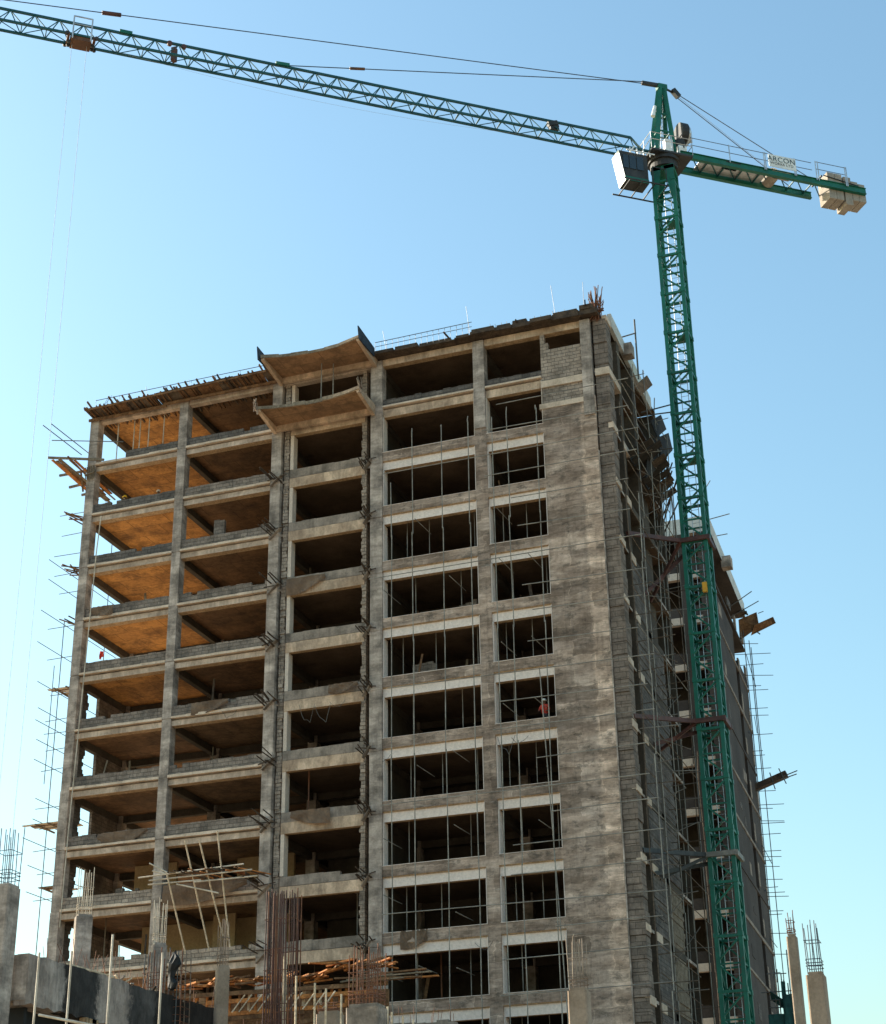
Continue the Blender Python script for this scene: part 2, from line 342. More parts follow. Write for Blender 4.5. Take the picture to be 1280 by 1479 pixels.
# inner columns
for yy in (5.6, 11.2):
    for x in (.42, 6.4, 12.5, 18.6, 24.7):
        c = MB(); c.box(x, x+.55, yy, yy+.55, 0, 51.1); c.build('inner_column', 'frame' if x > .5 else 'frame', T)
# floor slabs (soffit, floor); soffit copies step darker where less light reaches
for k in range(TOP, BOT+1):
    z = Z(k); s = MB()
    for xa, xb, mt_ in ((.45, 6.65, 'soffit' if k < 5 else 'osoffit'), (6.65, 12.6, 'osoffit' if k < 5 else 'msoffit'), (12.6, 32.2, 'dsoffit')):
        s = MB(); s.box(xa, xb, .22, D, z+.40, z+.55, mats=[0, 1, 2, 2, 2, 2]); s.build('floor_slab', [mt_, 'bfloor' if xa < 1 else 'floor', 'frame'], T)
    s = MB()
    for x in (.45, 6.5, 12.6, 18.7, 24.85): s.box(x, x+.3, .46, D, z, z+.40)
    s.box(.75, 31.5, 5.75, 6.05, z+.02, z+.399)
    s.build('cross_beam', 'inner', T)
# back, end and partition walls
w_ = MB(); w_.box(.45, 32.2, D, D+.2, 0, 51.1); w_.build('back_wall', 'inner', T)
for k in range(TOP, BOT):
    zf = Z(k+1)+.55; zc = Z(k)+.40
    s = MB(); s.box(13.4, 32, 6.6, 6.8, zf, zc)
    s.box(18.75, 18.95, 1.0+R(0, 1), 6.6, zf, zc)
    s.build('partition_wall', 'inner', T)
for k, x0, x1, y in ((7, 2.6, 5.2, 4.6), (8, 3.0, 11.8, 5.1), (8, 8.0, 9.3, 3.8), (7, 8.6, 12, 5.2)):
    zf = Z(k+1)+.55; zc = Z(k)+.40
    s = MB(); s.box(x0, x1, y, y+.2, zf, zc-.0); s.build('partition_wall', 'ochre', T)
# side infill at the open end, lower storeys
for k in range(4, 9):
    zf = Z(k+1)+.55; zc = Z(k)
    s = MB(); z = zf
    while z < zc-.05:
        ze = min(z+.21, zc); s.box(.5, .68, .52, 1.5+R(-.12, .16), z, ze); z = ze
    s.build('infill_wall', 'dblock', T)
    s = MB(); s.box(.5, .68, 2.7+R(0, .2), 5.6, zf, zc); s.build('infill_wall', 'block', T)

def bay12(x0, x1, k, dark=False):
    z = Z(k)
    b = MB(); b.box(x0, x1, 0, .45, z, z+.30, mats=[1, 0, 0, 0, 0, 0]); b.mi = 2; b.box(x0, x1, .10, .45, z+.30, z+.398)
    b.build('edge_beam', ['beam', 'tan', 'dirty'], T)
    l = MB(); x = x0
    while x < x1-.01:
        xe = min(x+R(.8, 1.6), x1); l.box(x, xe, -.15+R(-.02, .02), .22, z+.40+R(-.01, .01), z+.53+R(-.015, .015)); x = xe
    l.build('ledge', 'lip', T)
    if k < BOT:
        u = MB(); xs = x0+(1.9 if (k == 0 and x0 < 2) else 0)
        rough_wall(u, xs, x1, .015, .2, z+.555, z+(1.14 if k != 0 else 1.05), amp=.03, miss=.04)
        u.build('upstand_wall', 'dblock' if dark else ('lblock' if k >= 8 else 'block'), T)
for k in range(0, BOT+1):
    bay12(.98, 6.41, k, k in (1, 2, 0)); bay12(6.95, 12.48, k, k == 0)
# bay 3
for k in range(0, BOT+1):
    z = Z(k)
    b = MB(); b.box(13.56, 18.14, .10, .42, z, z+.58+R(-.02, .02), mats=[1, 0, 0, 0, 0, 0]); b.build('edge_beam', ['cream', 'tan'], T)
    u = MB(); rough_wall(u, 13.56, 18.14, .115, .32, z+.60, z+1.12, .9, .03, .06); u.build('upstand_wall', 'dirty', T)
    for xa, xb in ((13.2, 13.5), (17.98, 18.24)):
        s = MB(); zz = z+1.13; top = Z(k-1)
        while zz < top-.02:
            ze = min(zz+.2, top); jj = R(-.06, .05); s.box(xa+(jj if xa > 15 else 0), xb+(jj if xa < 15 else 0), .1+R(-.03, .03), .5, zz+.012, ze); zz = ze
        s.box(xa, xb, .16, .5, z, z+1.12); s.build('toothed_brickwork', 'lblock', T)
    s = MB(); s.box(13.56, 13.76, .12, .62, z+1.13, Z(k-1)-.004); s.build('jamb', 'jamb', T)
# bays 4 and 5
for (x0, x1) in ((19.25, 24.67), (25.33, 28.56)):
    for k in range(0, BOT+1):
        z = Z(k)
        done = k >= 2 or (k == 1)
        l = MB(); l.box(x0, x1, .05, .36, z, z+.48, mats=[1, 0, 0, 0, 0, 0]); l.build('lintel', ['white' if k >= 1 else 'cream', 'tan'], T)
        s = MB()
        if k >= 1:
            s.box(x0, x1, -.06, .24, z+.525, z+1.05, mats=[0, 0, 0, 0, 0, 0]); s.mi = 1; s.box(x0, x1, -.035, .24, z+.485, z+.522)
            s.mi = 2; s.box(x0, x1, -.08, .22, z+1.053, z+1.072+R(0, .01))
            s.build('spandrel', ['plaster', 'tan', 'white'], T)
        else:
            s.box(x0, x1, -.10, .24, z+.60, z+.70); s.mi = 1; rough_wall(s, x0, x1, .0, .2, z+.705, z+1.1)
            s.build('spandrel', ['lip', 'dblock'], T)
        if k >= 1 and k <= BOT:
            top = Z(k-1)
            s = MB(); s.box(x0+.002, x0+.06, .0, .55, z+1.09, top-.004); s.build('jamb', 'white' if k >= 2 else 'jamb', T)
            s = MB(); s.box(x1-.03, x1-.002, -.075, .2, z+1.09, top+.45); s.build('edge_trim', 'white' if k >= 2 else 'jamb', T)
# pier at the end: plaster below, bare block above
zp = 46.35
s = MB(); s.box(28.56, 31.5, -.06, .6, 0, zp); s.build('plastered_pier', 'plaster', T)
s = MB(); s.box(31.5, 31.56, -.075, .2, 0, 43.); s.build('pier_edge_strip', 'frame', T)
s = MB(); s.box(28.56, 30.88, .02, .3, zp, Z(0)-.06); s.box(28.56, 30.88, .02, .3, Z(0)+.34, Z(-1)-1.0)
x = 28.56
s.box(28.56, 29.0, .02, .3, Z(-1)-1.0, Z(-1)-.55); s.box(28.56, 28.8, .02, .3, Z(-1)-.55, Z(-1)); s.build('blockwork_infill', 'lblock', T)
s = MB(); s.box(28.56, 30.88, -.08, .3, Z(0)-.06, Z(0)+.34); s.box(28.4, 30.9, -.1, .3, zp-.3, zp+.0); s.build('concrete_band', 'lip', T)
s = MB(); s.box(30.88, 31.46, -.14, .5, 45.2, 51.1); s.build('column', 'frame', T)
s = MB(); s.box(25.33, 30.88, .0, .4, Z(-1), Z(-1)+.42, mats=[1, 0, 0, 0, 0, 0]); s.box(19.25, 24.67, 0, .4, Z(-1), Z(-1)+.42, mats=[1, 0, 0, 0, 0, 0]); s.build('roof_beam', ['cream', 'tan'], T)
s = MB(); s.box(.98, 6.41, 0.02, .4, Z(-1), Z(-1)+.3); s.box(6.95, 12.48, .02, .4, Z(-1), Z(-1)+.3); s.box(13.08, 18.55, .02, .4, Z(-1), Z(-1)+.42); s.build('roof_beam', 'beam', T)
# corner strip of rough coursed block, front and return
s = MB(); z = 0
while z < 51:
    ze = z+R(.45, .72); s.box(31.58, 32.32+R(-.03, .03), .04+R(-.05, .05), 1.0+R(-.05, .12), z+.03, min(ze, 51.05)); z = ze
s.mi = 1; s.box(31.6, 32.24, .1, .95, 0, 51.0); s.build('corner_blockwork', ['cornerb', 'inner'], T)
for k in range(-1, BOT):
    zc = Z(k)
    s = MB(); s.box(31.575 if k == 0 else 32.1, 32.365, -.04 if k == 0 else .07, 1.05+R(0, .1), zc+.1+(0 if k == 0 else R(0, .15)), zc+.52); 
    if k == 0: s.box(32.0, 32.375, 1.05, 2.4, zc+.1, zc+.52)
    s.build('slab_edge', 'lip', T)
# side wall of the end
s = MB(); s.box(31.55, 31.7, 1.0, 10.5, 0, 46.8); s.build('side_back_wall', 'inner', T)
for k in range(1, BOT):
    z0, z1 = Z(k+1)+.52, Z(k)+.1
    s = MB(); zz = z0
    while zz < z1-.02:
        ze = min(zz+.21, z1); s.box(32.0, 32.3+R(-.02, .02), 2.5, 5.5, zz, ze); zz = ze
    if k >= 3: s.build('side_wall', 'dblock', T)
    s = MB(); s.box(31.7, 32.33, 2.45, 3.3+R(-.3, .5), z1, Z(k)+.52); s.build('slab_edge', 'lip', T)
    s = MB(); s.box(31.7, 32.28, 2.4, 9.0, z1+.05, Z(k)+.5); s.build('side_beam', 'inner', T)
    s = MB(); zz = z0
    while zz < z1-.02:
        ze = min(zz+.21, z1); s.box(32.0, 32.3+R(-.03, .03), 6.2, 8.7+R(0, .25), zz, ze); zz = ze
    if k >= 4: s.build('side_wall', 'gtimber' if k > 7 else 'dblock', T)
for y in (2.42, 5.58):
    s = MB(); s.box(31.7, 32.28, y, y+.6, 0, 50.9); s.build('side_column', 'inner', T)
# roof slab and fascia along the receding edge
s = MB(); s.box(.45, 12.6, .3, D, 51.131, 51.3); s.build('roof_slab', 'soffit', T)
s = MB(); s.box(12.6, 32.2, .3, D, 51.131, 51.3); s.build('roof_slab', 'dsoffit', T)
s = MB(); s.hexa([(32.2, 1.0, 51.0), (32.42, 1.0, 51.0), (32.2, 11.2, 51.0), (32.0, 11.2, 51.0), (32.2, 1.0, 51.85), (32.42, 1.0, 51.85), (32.2, 11.2, 51.85), (32.0, 11.2, 51.85)]); s.build('roof_fascia', 'fascia', T)
s = MB(); q = atX(907, 508, 32.5); s.box(32.2, 32.8, q.y-.35, q.y+.35, q.z-.35, q.z+.4); s.build('fascia_block', 'frame', T)
s = MB(); s.tube((33.05, q.y-.2, q.z-2), (33.05, q.y-.2, q.z+1.9), .05, 6); s.tube((32.2, q.y-.2, q.z+.9), (33.1, q.y-.2, q.z+1.0), .04, 6); s.build('roof_rail', 'dpole', T)
# edge formwork on the roof front
s = MB(); x = 18.6
while x < 31.9:
    xe = min(x+R(.9, 2.4), 24.75 if x < 24.7 else 32.0); dz = 0 if x < 24.7 else .08+.022*(x-24.7); s.box(x, xe, -.62+R(-.15, .12), .3, 51.17+R(0, .04), 51.26+dz+R(0, .06)); s.box(x+.05, xe-R(.05, .3), -.45+R(-.15, .1), .3, 51.28+dz, 51.42+dz+R(0, .14))
    if random.random() < .5: q = R(x, xe); s.bar((q, .2, 51.4+dz), (q+R(-.3, .3), -.8+R(-.3, .1), 51.45+dz+R(-.05, .3)), .07, .09)
    x = xe
s.build('edge_formwork', 'dtimber', T)
# canopies over the third bay
def canopy(z, x0, x1, ye, ym, th):
    s = MB(); n = 18; pts = []
    for i in range(n+1):
        t = i/n; pts.append((x0+(x1-x0)*t, ye+(ym-ye)*(1-(2*t-1)**2)))
    o = len(s.v)
    for (x, y) in pts: s.v += [Vector((x, y, z+.02)), Vector((x, .1, z)), Vector((x, y, z+.02+th)), Vector((x, .1, z+th+.1))]
    for i in range(n):
        a = o+4*i; b = a+4
        s.f += [(a, a+1, b+1, b), (a+2, b+2, b+3, a+3), (a, b, b+2, a+2)]; s.m += [1, 0, 0]
    s.f += [(o, o+2, o+3, o+1), (o+4*n, o+4*n+1, o+4*n+3, o+4*n+2)]; s.m += [0, 0]
    c = s.build('canopy_slab', ['cream', 'csoffit'], T)
    b = MB()
    for x in (x0, x1-.2):
        b.hexa([(x, ye+.05, z-.1), (x+.2, ye+.05, z-.1), (x+.2, -.14, z-.42), (x, -.14, z-.42), (x, ye+.05, z+.015), (x+.2, ye+.05, z+.015), (x+.2, -.14, z-.002), (x, -.14, z-.002)])
    b.box(x0+.2, x1-.2, -.3, -.1, z-.34, z-.002)
    b.build('canopy_beam', 'cream', T)
    e_ = MB(); i = 0
    while i < n:
        j = min(n, i+random.randint(2, 4)); pa, pb = pts[i], pts[j]; dz = R(-.02, .06); e_.bar((pa[0], pa[1]-.04, z+.1+dz), (pb[0], pb[1]-.04, z+.1+dz+R(-.03, .03)), .04, .2+R(-.05, .04)); i = j
    e_.build('rim_board', 'gtimber', T)
canopy(51.12, 12.9, 18.95, -2.75, -2.2, .16)
canopy(48.02, 12.6, 18.85, -2.45, -1.95, .16)
for x in (12.8, 18.98): s = MB(); s.hexa([(x, -2.95, 50.95), (x+.06, -2.95, 50.95), (x+.06, -.7, 51.05), (x, -.7, 51.05), (x-.05, -3.0, 51.8), (x+.01, -3.0, 51.8), (x+.06, -.7, 51.6), (x, -.7, 51.6)]); s.build('edge_board', 'blueb', T)
s = MB()
for x in (12.55, 18.9):
    for j in range(9): s.tube((x+R(-.1, .15), -2.4+R(-.12, .12), 48.0+R(-.3, .2)), (x+R(-.15, .15), -2.5+R(-.2, .1), 48.35+R(0, .45)), .02, 5)
s.build('bent_starter_bars', 'rebar', T)
# projecting bar bundles at the columns of the third bay
for k in range(1, 10):
    for (xa, xb, L, n) in ((12.35, 13.3, 1.7, 7), (18.0, 18.75, .9, 7)):
        s = MB(); z = Z(k)+.62
        sl = R(-.02, .2)
        for j in range(n if k % 3 else n-2):
            x = R(xa, xb); dz = R(-.32, .3); s.bar((x, .05, z+dz), (x+R(-.12, .06), -L*R(.5, 1.05), z+dz+sl+R(-.06, .08)), R(.03, .06), .05)
        s.bar((xa-.05, -.2, z+R(-.2, .2)), (xb+.2, -.22, z+R(-.1, .2)), .045)
        s.build('projecting_bars', 'dtimber', T)
        s = MB(); s.bar((xa+.2, -.16, z-.5), (xb-.1, -.16, z+.1), .35, .03); s.build('dark_stain_board', 'dirty', T)
# roof rail and starter bars
for (xa, xb, z) in ((19, 24.8, 52.05), (.9, 12.3, 51.98)):
    s = MB()
    s.tube((xa, -.55, z), (xb, -.5, z+.1), .022, 5)
    if xa > 5: s.tube((xa, -.55, z-.28), (xb, -.5, z-.2), .018, 5)
    x = xa
    while x < xb: s.tube((x, -.5, 51.35), (x, -.53, z+.05), .012, 4); x += .35 if xa > 5 else 1.6
    s.build('roof_rail', 'cable', T)
x = 25.2
while x < 31.6: s = MB(); s.tube((x, -.2, 51.2), (x+R(-.12, -.02), -.25, 51.75+R(0, .25)), .012, 4); s.build('starter_bar', 'rebar', T); x += .33
for x, h in ((4.2, 1.0), (6.9, .9), (18.4, 1.3), (19.6, 1.5), (24.6, 2.0), (29.6, 2.2), (31.2, 2.0), (13.2, 1.2), (13.6, .8), (18.9, .8), (14.0, 1.)):
    s = MB(); s.tube((x, -.1, 51.2), (x+R(-.35, .05), -.15, 51.5+h), .014, 4); s.build('starter_bar', 'cable', T)
for i in range(5): s = MB(); s.tube((1.0+R(-.4, .5), -.1, 51.2), (1.1+R(-.6, .9), -.2, 51.9+R(0, .7)), .014, 4); s.build('starter_bar', 'cable', T)
s = MB()
for i in range(34): s.tube((31.75+R(-.25, .4), .1+R(-.3, .3), 51.1+R(-.3, .2)), (31.8+R(-.35, .5), .1+R(-.3, .3), 52.3+R(-.5, .9)), .024, 5)
for i in range(7): s.bar((30.9+R(0, .5), -.2, 51.35), (32.3, -.2+R(-.2, .2), 51.35+R(-.1, .3)), .07, .04)
s.build('corner_rebar', 'rust', T)
for i in range(26):
    k = random.randint(1, 9); x = random.choice([R(1.5, 6), R(7.2, 12), R(14, 17.8), R(19.8, 24.2), R(25.8, 28)]); zf = Z(k+1)+.56; y = R(.5, 2.6); q = random.random()
    s = MB()
    if q < .45:
        hh = R(1.4, 2.4); s.bar((x, y, zf), (x+R(-.5, .5), y+R(0, .4), zf+hh), R(.06, .2), .04, (0, 1, 0)); s.build('leaning_board', random.choice(['gtimber', 'timber', 'dtimber']), T)
    elif q < .7:
        s.tube((x, y, zf), (x, y, Z(k)+.4), .04, 6); s.box(x-.12, x+.12, y-.12, y+.12, Z(k)+.34, Z(k)+.398); s.build('floor_prop', random.choice(['rust', 'pole', 'gtimber']), T)
    else:
        w2 = R(.6, 1.5); rough_wall(s, x, x+w2, y, y+.2, zf, zf+R(.9, 1.9), .4, .2); s.build('part_built_wall', 'block', T)
for i in range(9):
    x, k = R(7, 28), random.randint(2, 9); z = Z(k)+R(0, .4); s = MB(); pts = [Vector((x+.9*j/6+R(-.03, .03), -.1, z-R(.6, 1.2)*math.sin(math.pi*j/6)*(1 if i % 2 else .4))) for j in range(7)]; s.path(pts, .012, 4); s.build('hanging_cable', 'dpole', T)
# hanging net and dark tarp pieces
def drape(mb, x0, x1, y, z1, d0, d1, n=14, m=5, sag=.25):
    o = len(mb.v)
    for i in range(n+1):
        t = i/n
        for j in range(m+1):
            q = j/m; zz = z1-(d0+(d1-d0)*t)*q-math.sin(math.pi*t)*sag*q
            mb.v.append(Vector((x0+(x1-x0)*t, y-.05-.09*math.sin(7*t+3*q)*q+R(-.02, .02), zz+R(-.02, .02))))
    for i in range(n):
        for j in range(m):
            a = o+i*(m+1)+j; mb.face((a, a+1, a+m+2, a+m+1))
s = MB(); drape(s, 13.6, 15.9, .02, Z(3)+.95, .95, .25); s.build('hanging_sacking', 'sack', T)
for (xa, xb, k, d0, d1) in ((8.2, 10.4, 5, .7, .25), (14.2, 16.4, 7, .35, .8), (16.2, 17.9, 5, .5, .2), (20.2, 21.6, 9, .9, .5), (1.4, 2.9, 3, .3, .6)):
    s = MB(); drape(s, xa, xb, -.04 if xa > 13 else -.13, Z(k)+1.08, d0, d1, sag=.15); s.build('hanging_sacking', random.choice(['sack', 'sack', 'tarpshade']), T)
s = MB(); drape(s, 2.9, 5.9, -.02, Z(7)+1.1, .3, .1, sag=.55); s.build('hanging_sacking', 'sack', T)

# ---------------------------------------------------------------- rear wing
W = thing('rear_wing', (28, 37, 0), 'darker concrete wing with a pale roof fascia standing behind the green crane mast', 'building')
FP = [(22, 29.3), (31.6, 29.3), (30.85, 46), (22, 46)]
s = MB(); s.prism([(22, 29), (31.95, 29), (31.15, 46.2), (22, 46.2)], 50.75, 51.9, mats=[1, 0, 0]); s.build('roof_fascia', ['fascia', 'wing'], W)
for k in range(-1, BOT):
    z = Z(k)
    s = MB(); s.prism(FP, z+.4, z+.55); s.build('floor_slab', 'wing', W)
    s = MB(); s.box(22, 29.6, 29.1, 29.5, z, z+.5); s.box(30.2, 31.0, 29.1, 29.5, z, z+.5); s.build('lintel', 'jamb', W)
    s = MB(); s.box(22, 29.6, 29.16, 29.45, z+.5, z+1.25); s.box(30.2, 31.0, 29.16, 29.45, z+.5, z+1.25); s.build('spandrel', 'wing', W)
for x in (25.9, 29.6, 31.0):
    s = MB(); s.box(x, x+.6, 29, 29.6, 0, 50.75); s.build('column', 'wing', W)
def wx(y): return 31.6-.0457*(y-29.6)
for ya, yb, ztp, mt_ in ((29.65, 35.2, 47.3, 'wing'), (35.2, 39.6, 47.3, 'wing'), (41.2, 46, 45.5, 'wing')):
    s = MB(); s.prism([(wx(ya)-.3, ya), (wx(ya), ya), (wx(yb), yb), (wx(yb)-.3, yb)], 0, ztp); s.build('side_wall', mt_, W)
s = MB(); s.prism([(30.2, 38), (30.3, 38), (30.0, 46), (29.9, 46)], 0, 50.7); s.prism([(30.2, 30), (30.3, 30), (30.2, 38), (30.1, 38)], 47.3, 50.7); s.build('recessed_wall', 'inner', W)
for k in range(0, BOT):
    s = MB(); z = Z(k)+.42; ya = 29.7
    s.prism([(wx(29.7)-.2, 29.7), (wx(29.7)+.05, 29.7), (wx(46)+.05, 46), (wx(46)-.2, 46)], z, z+.16+R(0, .1)); s.build('slab_edge', 'dirty' if k % 3 else 'wing', W)
    for q in range(2):
        y = R(30, 38); z2 = Z(k)+R(.8, 2); s = MB(); s.prism([(wx(y)-.1, y), (wx(y)+.02, y), (wx(y+1.2)+.02, y+R(.8, 1.6)), (wx(y)-.1, y+1)], z2, z2+R(.4, 1.2)); s.build('render_patch', random.choice(['wing', 'dirty', 'dblock']), W)
s = MB(); s.box(22, 30.4, 32, 32.2, 0, 50.7); s.build('inner_wall', 'inner', W)
for i in range(14):
    for y in (41.3, 45.2):
        z = Z(i)+R(.7, 1.2); s = MB(); s.prism([(wx(y)-.1, y), (wx(y)+.03, y), (wx(y+.7)+.03, y+.7), (wx(y+.7)-.1, y+.7)], z, z+R(.8, 1.7)); s.build('side_block_panel', 'lblock', W)
s = MB(); q = atX(1049, 814, 31.9); s.box(31.6, 32.3, q.y-.4, q.y+.4, q.z-.4, q.z+.45); s.build('fascia_block', 'frame', W)

# ---------------------------------------------------------------- crane
MX, MY, HW = 35.05, 6.65, .60
U = Vector((-.782, -.623, 0)); N = Vector((.623, -.782, 0)); ZJ = 65.6
C = thing('tower_crane', (MX, MY, 0), 'tall green lattice tower crane with its jib reaching over the unfinished tower', 'crane')
def cp(d, s_, z): return Vector((MX, MY, z))+U*d+N*s_
MTOP = 63.6; seg = 2.65; nseg = 24; z = 0
for i in range(nseg):
    z0, z1 = MTOP-seg*(nseg-i), MTOP-seg*(nseg-1-i)
    s = MB(); cs = [(MX-HW, MY-HW), (MX+HW, MY-HW), (MX+HW, MY+HW), (MX-HW, MY+HW)]
    for x, y in cs:
        s.box(x-.1, x+.1, y-.1, y+.1, z0, z1); s.box(x-.13, x+.13, y-.13, y+.13, z1-.12, z1-.0); s.box(x-.13, x+.13, y-.13, y+.13, z0, z0+.12)
    for j in range(4):
        a, b = Vector((*cs[j], 0)), Vector((*cs[(j+1) % 4], 0)); h = seg/2
        for q in range(2):
            za, zb = z0+h*q, z0+h*(q+1)
            p0, p1 = (a, b) if (q+j) % 2 else (b, a)
            s.bar(p0+Vector((0, 0, za+.1)), p1+Vector((0, 0, zb-.1)), .085)
            s.bar(a+Vector((0, 0, zb-.06)), b+Vector((0, 0, zb-.06)), .08 if q == 0 else .14)
    if i % 3 == 1:
        s.bar((MX-HW, MY-HW, z1-.1), (MX+HW, MY+HW, z1-.1), .06); s.box(MX-.1, MX+HW-.05, MY-.3, MY+HW-.05, z1-.16, z1-.13)
    s.build('mast_section', 'green', C)
s = MB()
for dx in (-.2, .2): s.tube((MX+dx, MY+.35, 1), (MX+dx, MY+.35, MTOP), .022, 5)
zz = 1.2
while zz < MTOP: s.tube((MX-.2, MY+.35, zz), (MX+.2, MY+.35, zz), .014, 4); zz += .4
s.build('ladder', 'galv', C)
s = MB(); s.box(MX+.25, MX+.5, MY-HW-.25, MY-HW-.08, 36.6, 37.15); s.build('junction_box', 'yel', C)
# splayed head, slewing ring
s = MB()
a, b = HW+.08, HW+.42
for sx, sy in ((1, -1), (-1, -1), (1, 1), (-1, 1)):
    s.hexa([(MX+sx*(a-.26), MY+sy*(a-.1), MTOP-1.3), (MX+sx*a, MY+sy*(a-.1), MTOP-1.3), (MX+sx*a, MY+sy*a, MTOP-1.3), (MX+sx*(a-.26), MY+sy*a, MTOP-1.3),
            (MX+sx*(a-.6), MY+sy*(a-.1), MTOP+1.0), (MX+sx*a, MY+sy*(a-.1), MTOP+1.0), (MX+sx*a, MY+sy*a, MTOP+1.0), (MX+sx*(a-.6), MY+sy*a, MTOP+1.0)])
s.box(MX-a, MX+a, MY-a, MY+a, MTOP+.75, MTOP+1.05); s.build('mast_head', 'green', C)
s = MB(); s.tube((MX, MY, MTOP+1.05), (MX, MY, MTOP+1.5), .85, 24); s.tube((MX, MY, MTOP+1.5), (MX, MY, MTOP+1.75), .98, 24); s.build('slewing_ring', 'dark', C)
s = MB()
P_ = [cp(1.25, 1.0, ZJ-.25), cp(-1.5, 1.0, ZJ-.25), cp(-1.5, -1.0, ZJ-.25), cp(1.25, -1.0, ZJ-.25)]
s.hexa(P_+[p+Vector((0, 0, .14)) for p in P_]); s.build('turntable_deck', 'dark', C)
s = MB(); cor = [cp(1.25, 1.0, ZJ), cp(-1.5, 1.0, ZJ), cp(-1.5, -1.0, ZJ), cp(1.25, -1.0, ZJ)]
for h in (.55, 1.05):
    for i in range(4): s.tube(cor[i]+Vector((0, 0, h)), cor[(i+1) % 4]+Vector((0, 0, h)), .025, 5)
for i in range(4):
    for t in (0, .5): p = cor[i].lerp(cor[(i+1) % 4], t); s.tube(p-Vector((0, 0, .1)), p+Vector((0, 0, 1.08)), .025, 5)
s.build('deck_guard_rail', 'galv', C)
s = MB()
for (d, s_, z0, w1, w2, h) in ((-.1, .55, ZJ-.1, .5, .35, 1.1), (-1.0, .5, ZJ-.1, .55, .45, .8), (.6, .3, ZJ-.1, .35, .5, .55)):
    q = [cp(d-w1/2, s_+w2/2, z0), cp(d-w1/2, s_-w2/2, z0), cp(d+w1/2, s_-w2/2, z0), cp(d+w1/2, s_+w2/2, z0)]
    q = q[::-1]; s.hexa(q+[p+Vector((0, 0, h)) for p in q])
s.build('control_cabinet', 'wpaint', C)
# A frame
AP = Vector((MX+.25, MY+.1, 71.1))
s = MB()
for d in (.7, -.55):
    for s_ in (.55, -.45): s.bar(cp(d, s_, ZJ-.15), AP+U*(.12 if d > 0 else -.1)+N*(.12 if s_ > 0 else -.12), .26, .2)
for t in (.35, .6, .8):
    q = [cp(d, s_, ZJ-.15).lerp(AP, t) for d, s_ in ((.7, .55), (-.55, .55), (-.55, -.45), (.7, -.45))]
    for i in range(4): s.bar(q[i], q[(i+1) % 4], .08)
q = [AP+U*.3+N*.22, AP+U*.3-N*.22, AP-U*.3-N*.22, AP-U*.3+N*.22]; s.hexa([p-Vector((0, 0, .25)) for p in q]+[p+Vector((0, 0, .12)) for p in q])
s.build('tower_head', 'green', C)
s = MB()
for k_ in (-.16, .16): s.tube(cp(.1, k_, ZJ), AP+N*k_*.6-Vector((0, 0, .5)), .02, 4)
for i in range(14): t = i/14; s.tube(cp(.1, -.16, ZJ).lerp(AP, t), cp(.1, .16, ZJ).lerp(AP, t), .014, 4)
s.build('head_ladder', 'galv', C)
s = MB(); s.bar(AP+U*1.35+Vector((0, 0, .02)), AP-U*.1+Vector((0, 0, .1)), .22, .2); s.bar(AP-U*.1, AP-U*.75-Vector((0, 0, .22)), .1); s.bar(AP-U*.75-Vector((0, 0, .02)), AP-U*1.15-Vector((0, 0, .5)), .3, .3); s.build('pendant_yoke', 'dark', C)
s = MB(); p = cp(-1.0, .25, ZJ+1.9); s.tube(p-U*0, p-U*.45, .75, 20); s.box(p.x-.4, p.x+.4, p.y-.35, p.y+.35, p.z-1.35, p.z-.6); s.build('hoist_motor', 'dark', C)
s = MB(); p = cp(-1.5, .25, ZJ+1.9); s.tube(p, p-U*.12, .6, 20); s.bar(p-U*.1+Vector((0, 0, -.4)), p-U*.1+Vector((0, 0, .45)), .6, .5); s.build('motor_housing', 'galv', C)
q = cp(.7, .55, ZJ-.15).lerp(AP, .62); s = MB(); s.bar(q, q+U*.35, .06); s.tube(q+U*.3+Vector((0, 0, .35)), q+U*.5-Vector((0, 0, .45)), .1, 10, .14); s.build('floodlight', 'wpaint', C)
# jib
NP = 34; PL = 1.32; J0 = 1.5; hw = .42; JH = 1.12
s = MB(); L1 = J0+NP*PL
for s_ in (hw, -hw): s.bar(cp(J0-.9, s_, ZJ), cp(L1, s_, ZJ), .13, .12)
s.bar(cp(J0+.6, 0, ZJ+JH), cp(L1-.6, 0, ZJ+JH), .13, .12); s.bar(cp(J0-.2, 0, ZJ+.15), cp(J0+.6, 0, ZJ+JH), .1)
s.build('jib_chords', 'teal', C)
for i in range(NP):
    s = MB(); d0 = J0+i*PL; d1 = d0+PL; dm = d0+PL/2
    for s_ in (hw, -hw): s.tube(cp(d0, s_, ZJ), cp(dm, 0, ZJ+JH), .032, 5); s.tube(cp(dm, 0, ZJ+JH), cp(d1, s_, ZJ), .032, 5)
    s.tube(cp(d0, hw, ZJ), cp(d0, -hw, ZJ), .03, 5); s.tube(cp(d0, hw if i % 2 else -hw, ZJ), cp(d1, -hw if i % 2 else hw, ZJ), .028, 5)
    s.build('jib_panel', 'teal', C)
